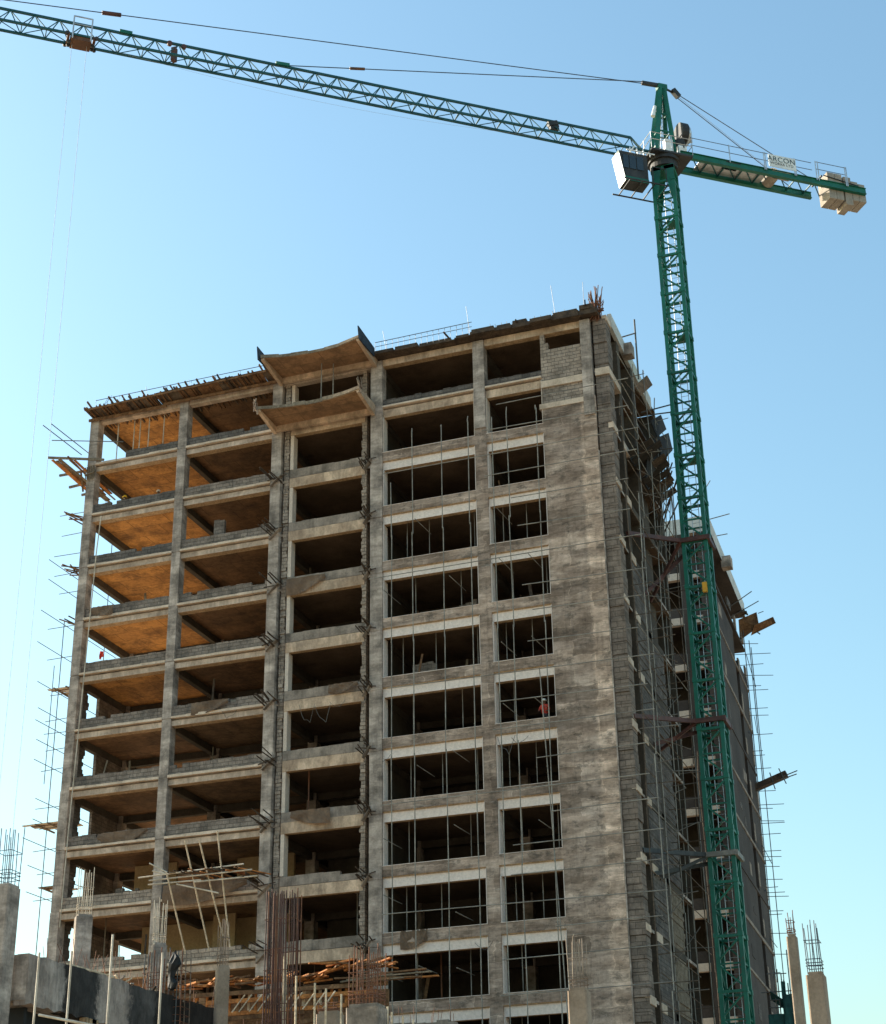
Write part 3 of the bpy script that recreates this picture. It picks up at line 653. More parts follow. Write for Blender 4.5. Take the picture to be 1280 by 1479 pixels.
# trolley and hoist ropes
dt = 35.25
s = MB()
q = [cp(dt-.55, .42, ZJ-.3), cp(dt+.55, .42, ZJ-.3), cp(dt+.55, -.42, ZJ-.3), cp(dt-.55, -.42, ZJ-.3)]
s.hexa(q+[p+Vector((0, 0, .3)) for p in q]); 
for d in (-.7, .7): s.bar(cp(dt+d, .5, ZJ-.06), cp(dt+d, -.5, ZJ-.06), .14, .2)
t_ = s.build('trolley', 'trolley', C)
s = MB()
for d in (-.8, .8):
    for s_ in (.5, -.5): p = cp(dt+d, s_, ZJ-.05); s.tube(p-N*.07, p+N*.07, .11, 12); s.tube(cp(dt+d*.8, s_*.3, ZJ-.32)-N*.05, cp(dt+d*.8, s_*.3, ZJ-.32)+N*.05, .11, 12)
s.build('trolley_wheels', 'dark', t_)
s = MB()
for d in (-.5, .5): s.bar(cp(dt+d, .62, ZJ-.4), cp(dt+d, .62, ZJ+1.15), .06); 
s.bar(cp(dt-.5, .62, ZJ+1.12), cp(dt+.5, .62, ZJ+1.12), .06); s.bar(cp(dt-.5, .62, ZJ+.6), cp(dt+.5, .62, ZJ+.6), .04); s.build('trolley_guard', 'galv', t_)
HK = 18.0
s = MB(); s.tube(cp(dt+.45, 0, ZJ-.3), cp(dt+.4, 0, HK), .012, 4); s.tube(cp(dt-.35, 0, ZJ-.3), cp(dt-.35, 0, HK), .012, 4); s.build('hoist_rope', 'rope', C)
s = MB(); p = cp(dt+.05, 0, HK-.9); s.box(p.x-.45, p.x+.45, p.y-.15, p.y+.15, p.z, p.z+.9); s.path([p, p+Vector((0, 0, -.4)), p+Vector((.22, 0, -.65)), p+Vector((0, 0, -.9)), p+Vector((-.22, 0, -.7))], .06, 8); s.build('hook_block', 'yel', C)
for d in (.62, -.42):
    pass
# small fittings along the jib
s = MB(); p = cp(30.1, 0, ZJ+.35); s.bar(p+Vector((0, 0, -.45)), p+Vector((0, 0, .45)), .25, .3); s.tube(cp(30.4, .1, ZJ+1.0)-N*.1, cp(30.4, .1, ZJ+1.0)+N*.1, .14, 10); s.tube(cp(29.6, .1, ZJ+.95)-N*.1, cp(29.6, .1, ZJ+.95)+N*.1, .14, 10); s.build('rope_pulley', 'brown', C)
for a_, b2, ww in (((33.2, 1.18), (32.5, 1.18), .2), ((24.3, 1.18), (23.5, 1.22), .2)): s = MB(); s.bar(cp(a_[0], .02, ZJ+a_[1]), cp(b2[0], .02, ZJ+b2[1]), .25, ww); s.build('jib_lug', 'green', C)
s = MB(); s.bar(cp(7.6, .1, ZJ+.75), cp(7.0, .1, ZJ+.95), .3, .3); s.bar(cp(7.5, .1, ZJ+.5), cp(6.9, 0, ZJ+.6), .25, .2); s.tube(cp(7.1, .2, ZJ+.7), cp(7.1, -.1, ZJ+.7), .2, 10); s.build('trolley_winch', 'dark', C)
s = MB(); pts = [cp(7.3+i*1.0, -.2, ZJ+.02-(.75*math.sin(math.pi*min(1, (i)/27)))) for i in range(28)]; s.path(pts, .007, 4); s.build('slack_line', 'rope', C)
# pendants
A1 = AP+U*1.35+Vector((0, 0, .05))
s = MB(); s.tube(A1+N*.08, cp(23.5, .02, ZJ+JH+.12), .03, 5); s.build('pendant_line', 'cable', C)
s = MB(); s.tube(A1-N*.08, cp(L1-1.5, 0, ZJ+JH+.1), .03, 5); s.build('pendant_line', 'cable', C)
e = cp(L1-1.5, 0, ZJ+JH+.1); a = A1-N*.08; s = MB(); dd = (e-a).length; t0 = .745
s.tube(a.lerp(e, t0-.012), a.lerp(e, t0+.012), .12, 8); s.build('pendant_joint', 'brown', C)
e2 = cp(23.5, .02, ZJ+JH+.12); s = MB(); s.tube((A1+N*.08).lerp(e2, .80), (A1+N*.08).lerp(e2, .84), .085, 8); s.build('pendant_joint', 'trolley', C)
B1 = AP-U*1.1-Vector((0, 0, .45))
for s_ in (.66, -.66):
    s = MB(); s.tube(B1+N*s_*.2, cp(-9.9 if s_ > 0 else -9.4, s_, ZJ+.2), .028, 5); s.build('back_pendant', 'cable', C)
s = MB(); s.tube(B1, cp(-8.2, 0, ZJ+.3), .014, 4); s.build('slack_line', 'rope', C)
# counter jib
for s_ in (.70, -.70):
    s = MB(); s.bar(cp(-.8, s_, ZJ+.02), cp(-13.7 if s_ > 0 else -10.6, s_, ZJ+.02), .09, .42); 
    for dz in (.22, -.2): s.bar(cp(-.8, s_, ZJ+.02+dz), cp(-13.7 if s_ > 0 else -10.6, s_, ZJ+.02+dz), .24, .03)
    s.build('counter_jib_girder', 'green', C)
s = MB(); d = -1.6
while d > -10.2:
    s.bar(cp(d, .66, ZJ+.05), cp(d, -.66, ZJ+.05), .07); s.bar(cp(d, .66, ZJ+.05), cp(d-1.2, -.66, ZJ+.05), .06); d -= 1.2
s.build('counter_jib_bracing', 'teal', C)
s = MB(); q = [cp(-2.3, .3, ZJ+.12), cp(-6.9, .3, ZJ+.12), cp(-6.9, -.6, ZJ+.12), cp(-2.3, -.6, ZJ+.12)]; s.hexa(q+[p+Vector((0, 0, .03)) for p in q]); s.build('walkway', 'galv', C)
s = MB(); s.bar(cp(-3.9, .4, ZJ+.16), cp(-4.9, .4, ZJ+.16), .7, .08); s.build('walkway_panel', 'dark', C)
s = MB(); s.tube(cp(-7.4, .45, ZJ+.25), cp(-7.4, -.5, ZJ+.25), .42, 18); s.tube(cp(-7.1, .45, ZJ+.2), cp(-8.4, .45, ZJ+.2), .3, 10); s.build('winch_drum', 'cw', C)
s = MB()
for h in (.6, 1.15): s.tube(cp(-1.5, .82, ZJ+.2+h), cp(-9.9, .82, ZJ+.2+h), .022, 5)
for h in (.6, 1.15): s.tube(cp(-10.2, .82, ZJ+.35+h), cp(-12.4, .82, ZJ+.35+h), .022, 5)
s.build('counter_jib_rail', 'cable', C)
for d in (-4.15, -6.55, -6.65, -8.65, -8.75, -10.2, -10.35, -12.3, -12.4):
    s = MB(); s.bar(cp(d, .82, ZJ+.1), cp(d, .82, ZJ+(1.55 if d < -10 else 1.4)), .06); s.build('rail_post', 'galv', C)
# counterweights
d = -11.1
for i, (zt, zb, wd) in enumerate(((66.75, 64.75, .5), (66.75, 64.75, .5), (66.65, 64.5, .5), (66.4, 64.9, .46), (66.3, 64.9, .46))):
    g_ = .12 if i == 2 else .03
    d -= g_; hw_ = .58
    q = [cp(d, hw_, zb), cp(d-wd, hw_, zb), cp(d-wd, -hw_, zb), cp(d, -hw_, zb)]
    s = MB(); s.hexa([p+(cp(d-wd/2, 0, zb)-p)*.03 for p in q]+[p+Vector((0, 0, .06)) for p in q]); s.hexa([p+Vector((0, 0, .06)) for p in q]+[p+Vector((0, 0, zt-zb-.05)) for p in q]); cwo = s.build('counterweight', 'cw', C)
    s = MB(); pc = cp(d-wd/2, 0, zt-.08); s.path([pc-N*.15, pc-N*.12+Vector((0, 0, .2)), pc+N*.12+Vector((0, 0, .2)), pc+N*.15], .025, 6); s.build('lifting_eye', 'dark', cwo); d -= wd
s = MB(); s.bar(cp(-10.8, .62, ZJ+.75), cp(-13.3, .62, ZJ+.45), .05); s.bar(cp(-10.7, -.6, ZJ+.7), cp(-10.7, .6, ZJ+.7), .1); s.build('counterweight_clamp', 'dark', C)
# sign on the rail
sb = MB(); a0, a1 = -6.85, -8.75; q = [cp(a0, .86, ZJ+.42), cp(a1, .86, ZJ+.42), cp(a1, .83, ZJ+.42), cp(a0, .83, ZJ+.42)]
sb.hexa(q+[p+Vector((0, 0, .92)) for p in q]); sb = sb.build('sign_board', 'signw', C)
def text(body, parent, loc, size, mat, xdir, ydir, name='lettering', ext=.004):
    c = bpy.data.curves.new(name, 'FONT'); c.body = body; c.size = size; c.extrude = ext; c.align_x = 'CENTER'; c.align_y = 'CENTER'; c.space_character = 1.08
    o = bpy.data.objects.new(name, c); COL.objects.link(o); c.materials.append(M[mat])
    dg = bpy.context.evaluated_depsgraph_get(); me = bpy.data.meshes.new_from_object(o.evaluated_get(dg)); bpy.data.objects.remove(o); o = bpy.data.objects.new(name, me); COL.objects.link(o)
    zd = Vector(xdir).cross(Vector(ydir)); mm = Matrix((Vector(xdir), Vector(ydir), zd)).transposed().to_4x4()
    mm.translation = Vector(loc)-Vector(parent['org']); o.parent = parent; o.matrix_local = mm; return o
text('ARCON', sb, cp(-7.75, .868, ZJ+1.02), .52, 'ink', -U, (0, 0, 1))
text('WORKS LTD', sb, cp(-7.75, .868, ZJ+.69), .27, 'dpole', -U, (0, 0, 1))
# operator cab
s = MB(); c0, c1 = 1.45, 3.3; s0, s1 = .65, -.3; zb, zt = 62.95, 65.05
q = [cp(c1-.35, s0, zb), cp(c1-.35, s1, zb), cp(c0, s1, zb), cp(c0, s0, zb)]
top = [cp(c1, s0, zt), cp(c1, s1, zt), cp(c0, s1, zt), cp(c0, s0, zt)]
s.hexa(q+top); cab = s.build('operator_cab', 'dark', C)
s = MB(); e_ = U*.025
fr = [cp(c1-.35, s0, zb)+e_, cp(c1-.35, s1, zb)+e_, cp(c1, s1, zt)+e_, cp(c1, s0, zt)+e_]
s.plate(fr, .03); s.build('front_panel', 'wpaint', cab)
s = MB(); e_ = N*.02
for (a_, b_, za, zb2) in ((.3, .72, .42, .9), (.78, 1.2, .42, .9), (1.26, 1.62, .42, .9)):
    s.plate([cp(c0+a_, s0, 63+za*2)+e_, cp(c0+b_, s0, 63+za*2)+e_, cp(c0+b_, s0, 63+zb2*2)+e_, cp(c0+a_, s0, 63+zb2*2)+e_], -.02)
s.build('side_window', 'glass', cab)
s = MB(); s.plate([cp(c0, s0, zb)+e_*1.4, cp(c1-.33, s0, zb)+e_*1.4, cp(c1-.27, s0, zb+.28)+e_*1.4, cp(c0, s0, zb+.28)+e_*1.4], -.02); s.build('side_skirt', 'green', cab)
s = MB()
for s_ in (.95, -.8): s.bar(cp(.3, s_, zb-.1), cp(3.2, s_, zb-.1), .07)
for d in (.4, 1.2, 2.0, 2.8): s.bar(cp(d, .95, zb-.1), cp(d, -.8, zb-.1), .06)
for d in (.4, 1.3): s.bar(cp(d, .95, zb-.1), cp(d, .95, zb+1.1), .05)
s.bar(cp(.4, .95, zb+1.1), cp(1.3, .95, zb+1.1), .05); s.build('cab_support', 'dark', cab)
s = MB(); 
for d in (1.2, 1.6, 2.0, 2.5): s.bar(cp(d, .6, zt), cp(d+R(-.2, .2), .45, ZJ), .07)
s.bar(cp(1.0, .8, zt+.05), cp(2.85, .8, zt+.05), .06); s.bar(cp(2.6, .8, zt), cp(2.3, .8, zt+.4), .08); s.build('cab_hanger', 'wpaint', cab)
# ties to the tower
for i, (zt_, mt_) in enumerate(((atY(1015, 776, MY-.8).z, 'brown'), (atY(1036, 1038, MY-.8).z, 'brown'), (atY(1050, 1232, MY-.8).z, 'brown'))):
    s = MB(); e_ = HW+.17
    for sx in (-1, 1):
        s.bar((MX+sx*e_, MY-e_-.1, zt_), (MX+sx*e_, MY+e_+.1, zt_), .16, .26); s.bar((MX-e_-.1, MY+sx*e_, zt_+.01), (MX+e_+.1, MY+sx*e_, zt_+.01), .16, .24)
    s.build('mast_collar', mt_ if i < 2 else 'pole', C)
    wa, wb = ((906, 770), (932, 858)) if i == 0 else (((915, 1034), (945, 1075)) if i == 1 else ((928, 1228), (945, 1262)))
    pa, pb = atX(*wa, 32.3), atX(*wb, 32.3)
    s = MB(); s.bar((MX-e_, MY-e_, zt_+.02), pa, .16, .22); s.bar((MX-e_, MY+e_, zt_-.05), pb, .14, .2); s.bar((MX-e_, MY-e_, zt_-.1), (32.3, pb.y+1.2, pb.z), .12, .16)
    s.build('mast_tie', 'brown' if i < 2 else 'dark', C)

# ---------------------------------------------------------------- scaffolds
def scaffold(name, loc, label): return thing(name, loc, label, 'scaffold')
S1 = scaffold('pole_scaffold', (26, -1, 0), 'thin pole scaffold standing against the windows and plastered pier of the tower front')
for px, py, zt in ((565, 700, None), (594.7, 621, None), (637, 616, None), (675.4, 604, None), (710, 605, None), (731, 590, None), (773.4, 587, None)):
    p = atY(px, py, -1.0); s = MB(); z = 9
    lean = R(-.1, .1)
    while z < p.z: ze = min(z+6.1, p.z); s.tube((p.x+R(-.03, .03), -1+R(-.04, .04), z), (p.x+R(-.03, .03), -1+R(-.04, .04), ze+.1), .027, 6); z = ze
    s.build('standard', 'pole', S1)
s = MB(); s.tube((28.9, -1.0, 9), (28.05, -1.0, 31), .027, 6); s.build('standard', 'pole', S1)
for k in range(1, 12):     # inner standards inside the openings
    zf, zc = Z(k+1)+1.0, Z(k)+.3
    if k < 2: continue
    for x in ((20.6, 23.4) if k % 2 else (20.2, 21.9, 24.2)):
        s = MB(); xx = x+R(-.3, .3); s.tube((xx, .9, zf-.45), (xx, .9, zc), .026, 5); s.build('inner_standard', 'pole', S1)
    for x in ((26.2, 28.2) if k % 2 else (25.9, 27.1)):
        s = MB(); xx = x+R(-.2, .2); s.tube((xx, .9, zf-.45), (xx, .9, zc), .026, 5); s.build('inner_standard', 'pole', S1)
zz = 46.3; i = 0
while zz > 14.5:
    s = MB(); xa = 26.6+R(-1.2, 1.8); 
    if i % 4 == 2: xa = 18.8+R(-.3, 2)
    s.tube((xa, -1.05, zz), (33.4+R(-.2, .6), -1.05, zz+R(-.12, .12)), .025, 6); s.build('ledger', 'pole', S1)
    zz -= R(1.15, 1.75); i += 1
for k in range(2, 12):
    for x in (19.9, 21.7, 23.6, 26.3, 27.9):
        if random.random() < .6:
            s = MB(); z = Z(k)-R(.3, 1.9); s.tube((x-.12, -1.25, z), (x, .95, z), .022, 5); s.build('transom', 'pole', S1)
S2 = scaffold('pole_scaffold', (33.3, 4, 0), 'tangled pole scaffold climbing the recessed side wall of the tower beside the crane mast')
for (x, y, zt) in ((32.75, .4, 46), (33.5, -.4, 40), (33.2, 2.0, 49), (33.3, 4.6, 50), (33.2, 7.0, 49.5), (33.5, 8.9, 48), (33.1, 10.6, 47), (32.0, 11.6, 46), (31.0, 13.0, 45), (33.0, 12.6, 30)):
    s = MB(); z = 9
    while z < zt: ze = min(z+R(4, 6), zt); s.tube((x+R(-.08, .08), y+R(-.08, .08), z), (x+R(-.08, .08), y+R(-.08, .08), ze), .028, 6); z = ze
    s.build('standard', random.choice(['pole', 'btimber']), S2)
zz = 48.
while zz > 14:
    s = MB(); s.tube((33.2+R(-.1, .1), -1.6+R(-.4, 1), zz), (33.2+R(-.1, .1), 9.5+R(-4, 2.5), zz+R(-.15, .15)), .025, 6); s.build('ledger', random.choice(['pole', 'btimber', 'btimber']), S2)
    for y in (1.8, 4.6, 7.2, 10):
        if random.random() < .55: s = MB(); s.tube((32.35, y+R(-.3, .3), zz+.1), (34.0+R(-.3, .5), y+R(-.3, .3), zz+.1+R(-.1, .1)), .024, 5); s.build('transom', random.choice(['pole', 'btimber']), S2)
    zz -= R(1.25, 1.8)
for i in range(22):
    z = 15+i*1.5; s = MB(); s.tube((33.3, R(-1, 2), z), (33.25, R(5, 10), z+R(1.5, 3.4)), .024, 5); s.build('brace', 'btimber', S2)
S3 = scaffold('pole_scaffold', (-.6, 3, 0), 'slender single-row scaffold with stubby transoms outside the open end of the tower')
b_ = atY(86, 980, 3.0); s = MB(); s.tube((b_.x, 3, 14), (b_.x, 3, 39.5), .028, 6); s.build('standard', 'dpole', S3)
s = MB(); s.tube((b_.x+.75, 1.2, 29), (b_.x+.75, 1.2, 36), .024, 6); s.build('standard', 'dpole', S3)
for y in (4.5, 6.5, 8.5):
    s = MB(); s.tube((-.35, y, 14), (-.35, y, 46), .026, 6); s.build('standard', 'dpole', S3)
for pyc in (742, 772, 800, 829, 856, 905, 950, 1003, 1040, 1058, 1083, 1112, 1166, 1196, 1228, 1262, 1300):
    px = 86-.0757*(pyc-980); p = atY(px, pyc, 3.0)
    s = MB(); s.tube((p.x-R(.5, 1.1), 3.05, p.z), (p.x+1.6, 3.05, p.z+R(-.05, .1)), .022, 5); s.build('transom', 'dpole', S3)
    if pyc > 820:
        s = MB(); q = R(-.1, .3); s.tube((p.x+q*.3, 1.4-R(0, 1.2), p.z+.08), (p.x+q*.3, 9.0, p.z+.08), .022, 5); s.build('ledger', 'dpole', S3)
S4 = scaffold('pole_scaffold', (32.3, 45, 0), 'thin ladder-like scaffold with projecting poles up the far corner of the rear wing')
for (pa, pb) in (((1073, 905), (1110, 1420)), ((1082, 925), (1082+.0835*210, 1135)), ((1085, 935), (1127, 1430)), ((1075, 925), (1093, 1145))):
    p = atY(*pa, 45.2); q = atY(*pb, 45.2); s = MB(); s.tube(p, (p.x, 45.2, q.z), .032, 6); s.build('standard', 'dpole', S4)
for pyc in (929, 945, 961, 975, 990, 997, 1024, 1033, 1062, 1085, 1092, 1111, 1130, 1143, 1163, 1167, 1185, 1190, 1206, 1230, 1237, 1244, 1251, 1270, 1283, 1290, 1295, 1316, 1322, 1348, 1378, 1406):
    px = 1072+.083*(pyc-930); a_ = atY(px-6, pyc, 45.2); b2 = atY(px+R(16, 42), pyc-R(-1, 2.5), 45.2); s = MB(); s.tube((a_.x-.3, 45.2, a_.z), b2, .026, 5); s.build('transom', 'dpole', S4)
for (a_, b2) in (((1078, 945), (1099, 1004)), ((1090, 1035), (1101, 1070)), ((1075, 1040), (1090, 1070)), ((1085, 1160), (1103, 1186)), ((1098, 1215), (1122, 1256)), ((1095, 1275), (1115, 1297)), ((1105, 1345), (1130, 1376)), ((1077, 975), (1088, 1005))):
    p = atY(*a_, 45.6); q = atY(*b2, 45.6); q.y = 43.6; s = MB(); s.tube(p, q, .026, 5); s.build('brace', 'dpole', S4)
# loose poles behind the mast at the roof edge of the wing
for i, (a_, b2) in enumerate((((1025, 750), (1054, 742)), ((1025, 776), (1051, 771)), ((1035, 782), (1036, 781)), ((1062, 871), (1086, 854)), ((1068, 884), (1096, 868)), ((1015, 712), (1026, 694)))):
    if i == 2: continue
    p = atY(*a_, 33+i*2); q = atY(*b2, 33+i*2); s = MB(); s.tube(p-(q-p)*.9, q, .035, 6); s.build('standard', 'dpole', S4)

# ---------------------------------------------------------------- timber platforms and formwork
F = thing('roof_formwork', (6.6, -.3, 50.6), 'row of reddish timber joists propping the roof edge above the two open bays', 'formwork')
s = MB(); s.bar((.35, -.25, 50.86), (5.6, -.25, 50.84), .1, .16); s.bar((5.4, -.27, 50.95), (12.75, -.25, 50.98), .1, .16); s.build('ledger', 'timber', F)
s = MB(); s.bar((.5, -1.05, 51.14), (12.4, -1.0, 51.36), .06, .1); s.build('ledger', 'timber', F)
nj = 64
for i in range(nj):
    x = .5+12.1*i/(nj-1)+R(-.06, .06); up = R(-.04, .14) + (R(.18, .42) if random.random() < .32 else 0)
    s = MB(); s.bar((x+R(-.05, .05), 1.1+R(-.3, .4), 50.99+R(-.08, .04)), (x+R(-.12, .05), -1.05+R(-.2, .15), 51.2+.2*i/nj+up), R(.05, .085), R(.08, .12)); s.build('joist', random.choice(['timber', 'timber', 'btimber', 'dtimber']), F)
s = MB(); x = .4
while x < 12.5: xe = min(x+R(1.2, 2.4), 12.5); s.bar((x, -.5+R(-.2, .2), 51.25+.012*x+R(0, .05)), (xe, -.5+R(-.2, .2), 51.25+.012*x+R(0, .12)), .5, .03); x = xe
s.build('plywood_sheet', 'timber', F)
x = .4
while x < 12.5:
    xe = min(x+R(1.0, 2.44), 12.55); dz = R(-.03, .05); s = MB(); s.plate([(x, .3, 51.16), (xe-.02, .3, 51.16), (xe-.02, -1.0, 51.26+.018*xe+dz), (x, -1.0, 51.26+.018*x+dz)], .02); s.build('plywood_sheet', random.choice(['timber', 'btimber', 'timber']), F); x = xe
for x in (1.9, 3.0, 3.4, 4.0, 5.0):
    s = MB(); s.tube((x, .6, Z(0)+.55), (x, .6, 50.8), .035, 6); s.build('prop', 'wpole', F)
for x, y in ((15.9, -1.0), (16.5, -.7)):
    s = MB(); s.tube((x, y, 48.2), (x, y, 51.12), .035, 6); tag(s.build('formwork_prop', 'pole'), 'thin steel prop standing between the two curved canopies, ' + ('nearer to their front edge' if y < -.9 else 'closer to the dark opening'), 'prop', 'props between the curved canopies')

# planks fan at the corner
Q = thing('plank_platform', (-.6, 0, 47.2), 'fan of loose reddish planks sticking out from the tower corner near the roof', 'platform')
for i in range(11):
    x = -1.05+i*.13; s = MB(); s.bar((x+R(0, .5)+.2, 2.6+R(-.5, .8), 47.0+R(-.1, .1)+.02*i), (x+R(-.15, .15), -1.5+R(-.6, .5), 47.75+R(-.12, .2)), R(.09, .17), .045); s.build('plank', random.choice(['timber', 'otimber', 'otimber', 'gtimber']), Q)
for (a_, b2, y) in (((70, 661), (150, 664), -.6), ((86, 687), (140, 677), .8), ((100, 704), (145, 693), 1.6), ((118, 715), (150, 708), 2.4)):
    p, q = atY(*a_, y), atY(*b2, y); s = MB(); s.bar(p, q, .1, .13); s.build('bearer', 'gtimber', Q)
s = MB(); p, q = atY(117, 682, 0), atY(120, 710, 0); s.bar(p, q, .1, .06); s.build('post', 'timber', Q)
for (a_, b2) in (((62, 614), (118, 657)), ((74, 612), (130, 656)), ((75, 636), (178, 638))):
    p = atY(*a_, -2.2); q = atY(*b2, .3 if b2[0] < 140 else -2.2); s = MB(); s.tube(p, q, .028, 6); s.build('rail_pole', 'dpole', Q)
s = MB()
for i in range(7): x = .4+i*.09; s.bar((x, -.18, 46.9+R(-.1, .1)), (x+R(-.05, .05), -.2, 47.75+R(-.1, .1)), .05, .04)
s.bar((.35, -.24, 47.2), (1.05, -.24, 47.35), .06); s.build('batten', 'gtimber', Q)
Q2 = thing('plank_platform', (2.0, 2.4, 44.7), 'reddish heap of boards lying inside the open end bay below the roof storey', 'platform')
for i in range(9): s = MB(); s.bar((.3+R(-.4, .5), 3.2+R(-.5, 1), 45.0+R(0, .5)), (1.9+R(-.4, .7), 1.7+R(-.5, .5), 44.75+R(0, .25)), .16, .05); s.build('plank', random.choice(['otimber', 'timber']), Q2)
names = ['small bundle of timber stubs at the tower corner two storeys below the plank fan',
         'small bundle of timber stubs at the tower corner three storeys below the plank fan',
         'little bracket of poles and board at the tower corner four storeys below the plank fan']
for i, (px, py, lab) in enumerate(((116, 749, names[0]), (112, 824, names[1]), (107, 900, names[2]))):
    p = atY(px, py, .2); B = thing('timber_stubs', p, lab, 'timber', 'timber stubs at the tower corner')
    for j in range(8 if i < 2 else 4): s = MB(); s.bar(p+Vector((R(-.1, .5), R(0, .6), R(-.25, .2))), p+Vector((R(-.7, -.1), R(-.9, 0), R(-.25, .3))), .07, .05); s.build('stub', random.choice(['dtimber', 'gtimber', 'timber']), B)
for px, py, w1, lab in ((90, 996, 1.0, 'small broken plank stage outside the tower corner at mid height'), (64, 1192, 1.5, 'low plank stage projecting past the tower corner above the leftmost bare column'), (72, 1283, .8, 'tiny lowest plank stage beside the tower corner')):
    p = atY(px, py, 2.4); B = thing('plank_stage', p, lab, 'platform', 'plank stages outside the tower corner')
    for j in range(5): y = 2.2+j*.28; s = MB(); s.bar((p.x-w1*.7+R(-.2, .1)+.12*j, y, p.z+R(-.03, .05)), (p.x+w1+.4, y+R(-.06, .06), p.z+R(-.03, .08)), .2, .05); s.build('plank', random.choice(['gtimber', 'timber', 'ltimber']), B)
    s = MB(); s.bar((p.x-.2, 1.8, p.z-.08), (p.x-.2, 3.8, p.z-.08), .08); s.bar((p.x+.6, 1.8, p.z-.08), (p.x+.6, 3.8, p.z-.08), .08); s.build('bearer', 'gtimber', B)

# panels at the receding side
def pxplate(name, px4, X, mat, parent, t=.06, tilt=0):
    P = [atX(a, b, X+tilt*i) for i, (a, b) in enumerate(px4)]; s = MB(); s.plate(P, t); return s.build(name, mat, parent)
B = thing('form_panel', (33, 8, 48), 'small reddish form panel jutting from the tower side just under the roof', 'formwork')
pxplate('panel', ((917, 558), (935, 542), (943, 556), (926, 571)), 32.9, 'timber', B, .07, .12); s = MB(); s.bar((32.3, 7.6, 49.0), (34.3, 7.9, 49.35), .06); s.bar((32.3, 8.2, 49.1), (34.0, 8.4, 49.1), .06); s.tube((34.2, 7.9, 46.5), (34.2, 7.9, 49.7), .025, 5); s.build('bearer', 'dpole', B)
B = thing('form_panel', (33, 9, 45), 'large brown catch platform of sloping boards beside the green mast', 'formwork')
pxplate('panel', ((940, 608), (955, 599), (963, 620), (950, 631)), 33.0, 'ktimber', B, .07, .12)
pxplate('panel', ((950, 632), (966, 625), (972, 650), (957, 667)), 33.0, 'ktimber', B, .07, .16)
pxplate('panel', ((936, 640), (953, 628), (960, 668), (934, 690)), 32.8, 'ktimber', B, .07, .14)
for i in range(7): s = MB(); s.bar((32.3, 8+i*.6, 43.2+R(-.2, .2)), (33.6+R(-.2, .4), 8+i*.6, 46+R(-.5, .5)), .05, .07); s.build('bearer', 'dtimber', B)
for i in range(6): s = MB(); s.tube((32.7+R(-.2, .5), 7.5+i*.6, 40.5+R(-1, 1)), (33.1+R(-.3, .6), 7.8+i*.6, 45.5+R(-.5, .8)), .026, 5); s.build('prop', 'pole', B)
for i in range(9):
    y0 = 3.5+i*.8; s = MB(); s.bar((32.35, y0, 44.2+R(-.1, .1)), (33.75+R(-.3, .3), y0+R(-.1, .1), 44.9+R(-.1, .3)), .7, .05); s.build('board', random.choice(['ktimber', 'dtimber', 'ktimber']), B)
B = thing('catch_platform', (33, 45, 41), 'brown board outrigger platform jutting from the far corner of the rear wing', 'platform')
for px4, mt_ in ((((1067, 895), (1093, 884), (1097, 905), (1069, 925)), 'timber'), (((1090, 903), (1117, 891), (1121, 900), (1085, 918)), 'timber'), (((1064, 886), (1079, 883), (1080, 887), (1066, 891)), 'dtimber')):
    P = [atY(a, b, 44.6+.3*i) for i, (a, b) in enumerate(px4)]; s = MB(); s.plate(P, .08); s.build('board', mt_, B)
s = MB(); s.tube(atY(1066, 872, 45), atY(1080, 888, 45), .08, 6); s.tube(atY(1095, 886, 45), atY(1103, 883, 45), .03, 5); s.tube(atY(1094, 913, 45), atY(1098, 916, 45), .05, 5); s.build('bearer', 'dtimber', B)
B = thing('outrigger_beam', (33, 45, 31), 'dark outrigger beam with clamped poles jutting from the rear wing halfway up', 'platform')
p, q = atY(1085, 1141, 45), atY(1137, 1118, 45); s = MB(); s.bar(p, q, .6, .45); s.build('beam', 'dtimber', B)
for (a_, b2) in (((1112, 1116), (1120, 1140)), ((1125, 1110), (1136, 1132)), ((1130, 1122), (1152, 1113)), ((1128, 1126), (1151, 1118)), ((1086, 1150), (1097, 1140))):
    s = MB(); s.tube(atY(*a_, 44.7), atY(*b2, 44.7), .04, 6); s.build('pole', 'dpole', B)

# ---------------------------------------------------------------- foreground
PD = thing('podium_edge', (12, -16, 0), 'patchy grey and black concrete podium edge with broken underside in front of the tower', 'wall')
s = MB(); y = -24.0; zb, zt = 12.25, 14.0
s.box(9, 14.98, -24.02, -23.6, zb+.1, zt-.02); s.build('front_beam', 'frame', PD)
s = MB(); n = 40; o = 0
for i in range(n+1):
    y = -24+15.5*i/n; e1 = R(-.05, .05); e2 = R(-.1, .08); zt = 14.0+.012*(y+24)-(.0 if y < -14 else .06*(y+14)*0)
    s.v += [Vector((15.0+R(-.03, .03), y, zb+.15*i/n+e2)), Vector((15.0+R(-.03, .03), y, (zb+zt)/2)), Vector((15.0-R(0, .03), y, zt+e1)), Vector((14.5, y, zt+e1)), Vector((14.5, y, zb+e2))]
for i in range(n):
    a = 5*i; b = a+5
    for j in range(4): s.face((a+j, b+j, b+j+1, a+j+1))
    s.face((a+4, b+4, b, a))
s.face((0, 1, 2, 3, 4)); s.face(tuple(5*n+j for j in (4, 3, 2, 1, 0))); s.build('side_beam', 'podium', PD)
s = MB(); s.box(9, 14.6, -23.7, -8.6, 12.3, 12.7); s.build('deck_slab', 'frame', PD)
s = MB(); x = 15.0
rough_wall(s, 15.2, 26, -8.8, -8.4, 11.8, 13.05, .5, .08); s.build('far_beam', 'dirty', PD)
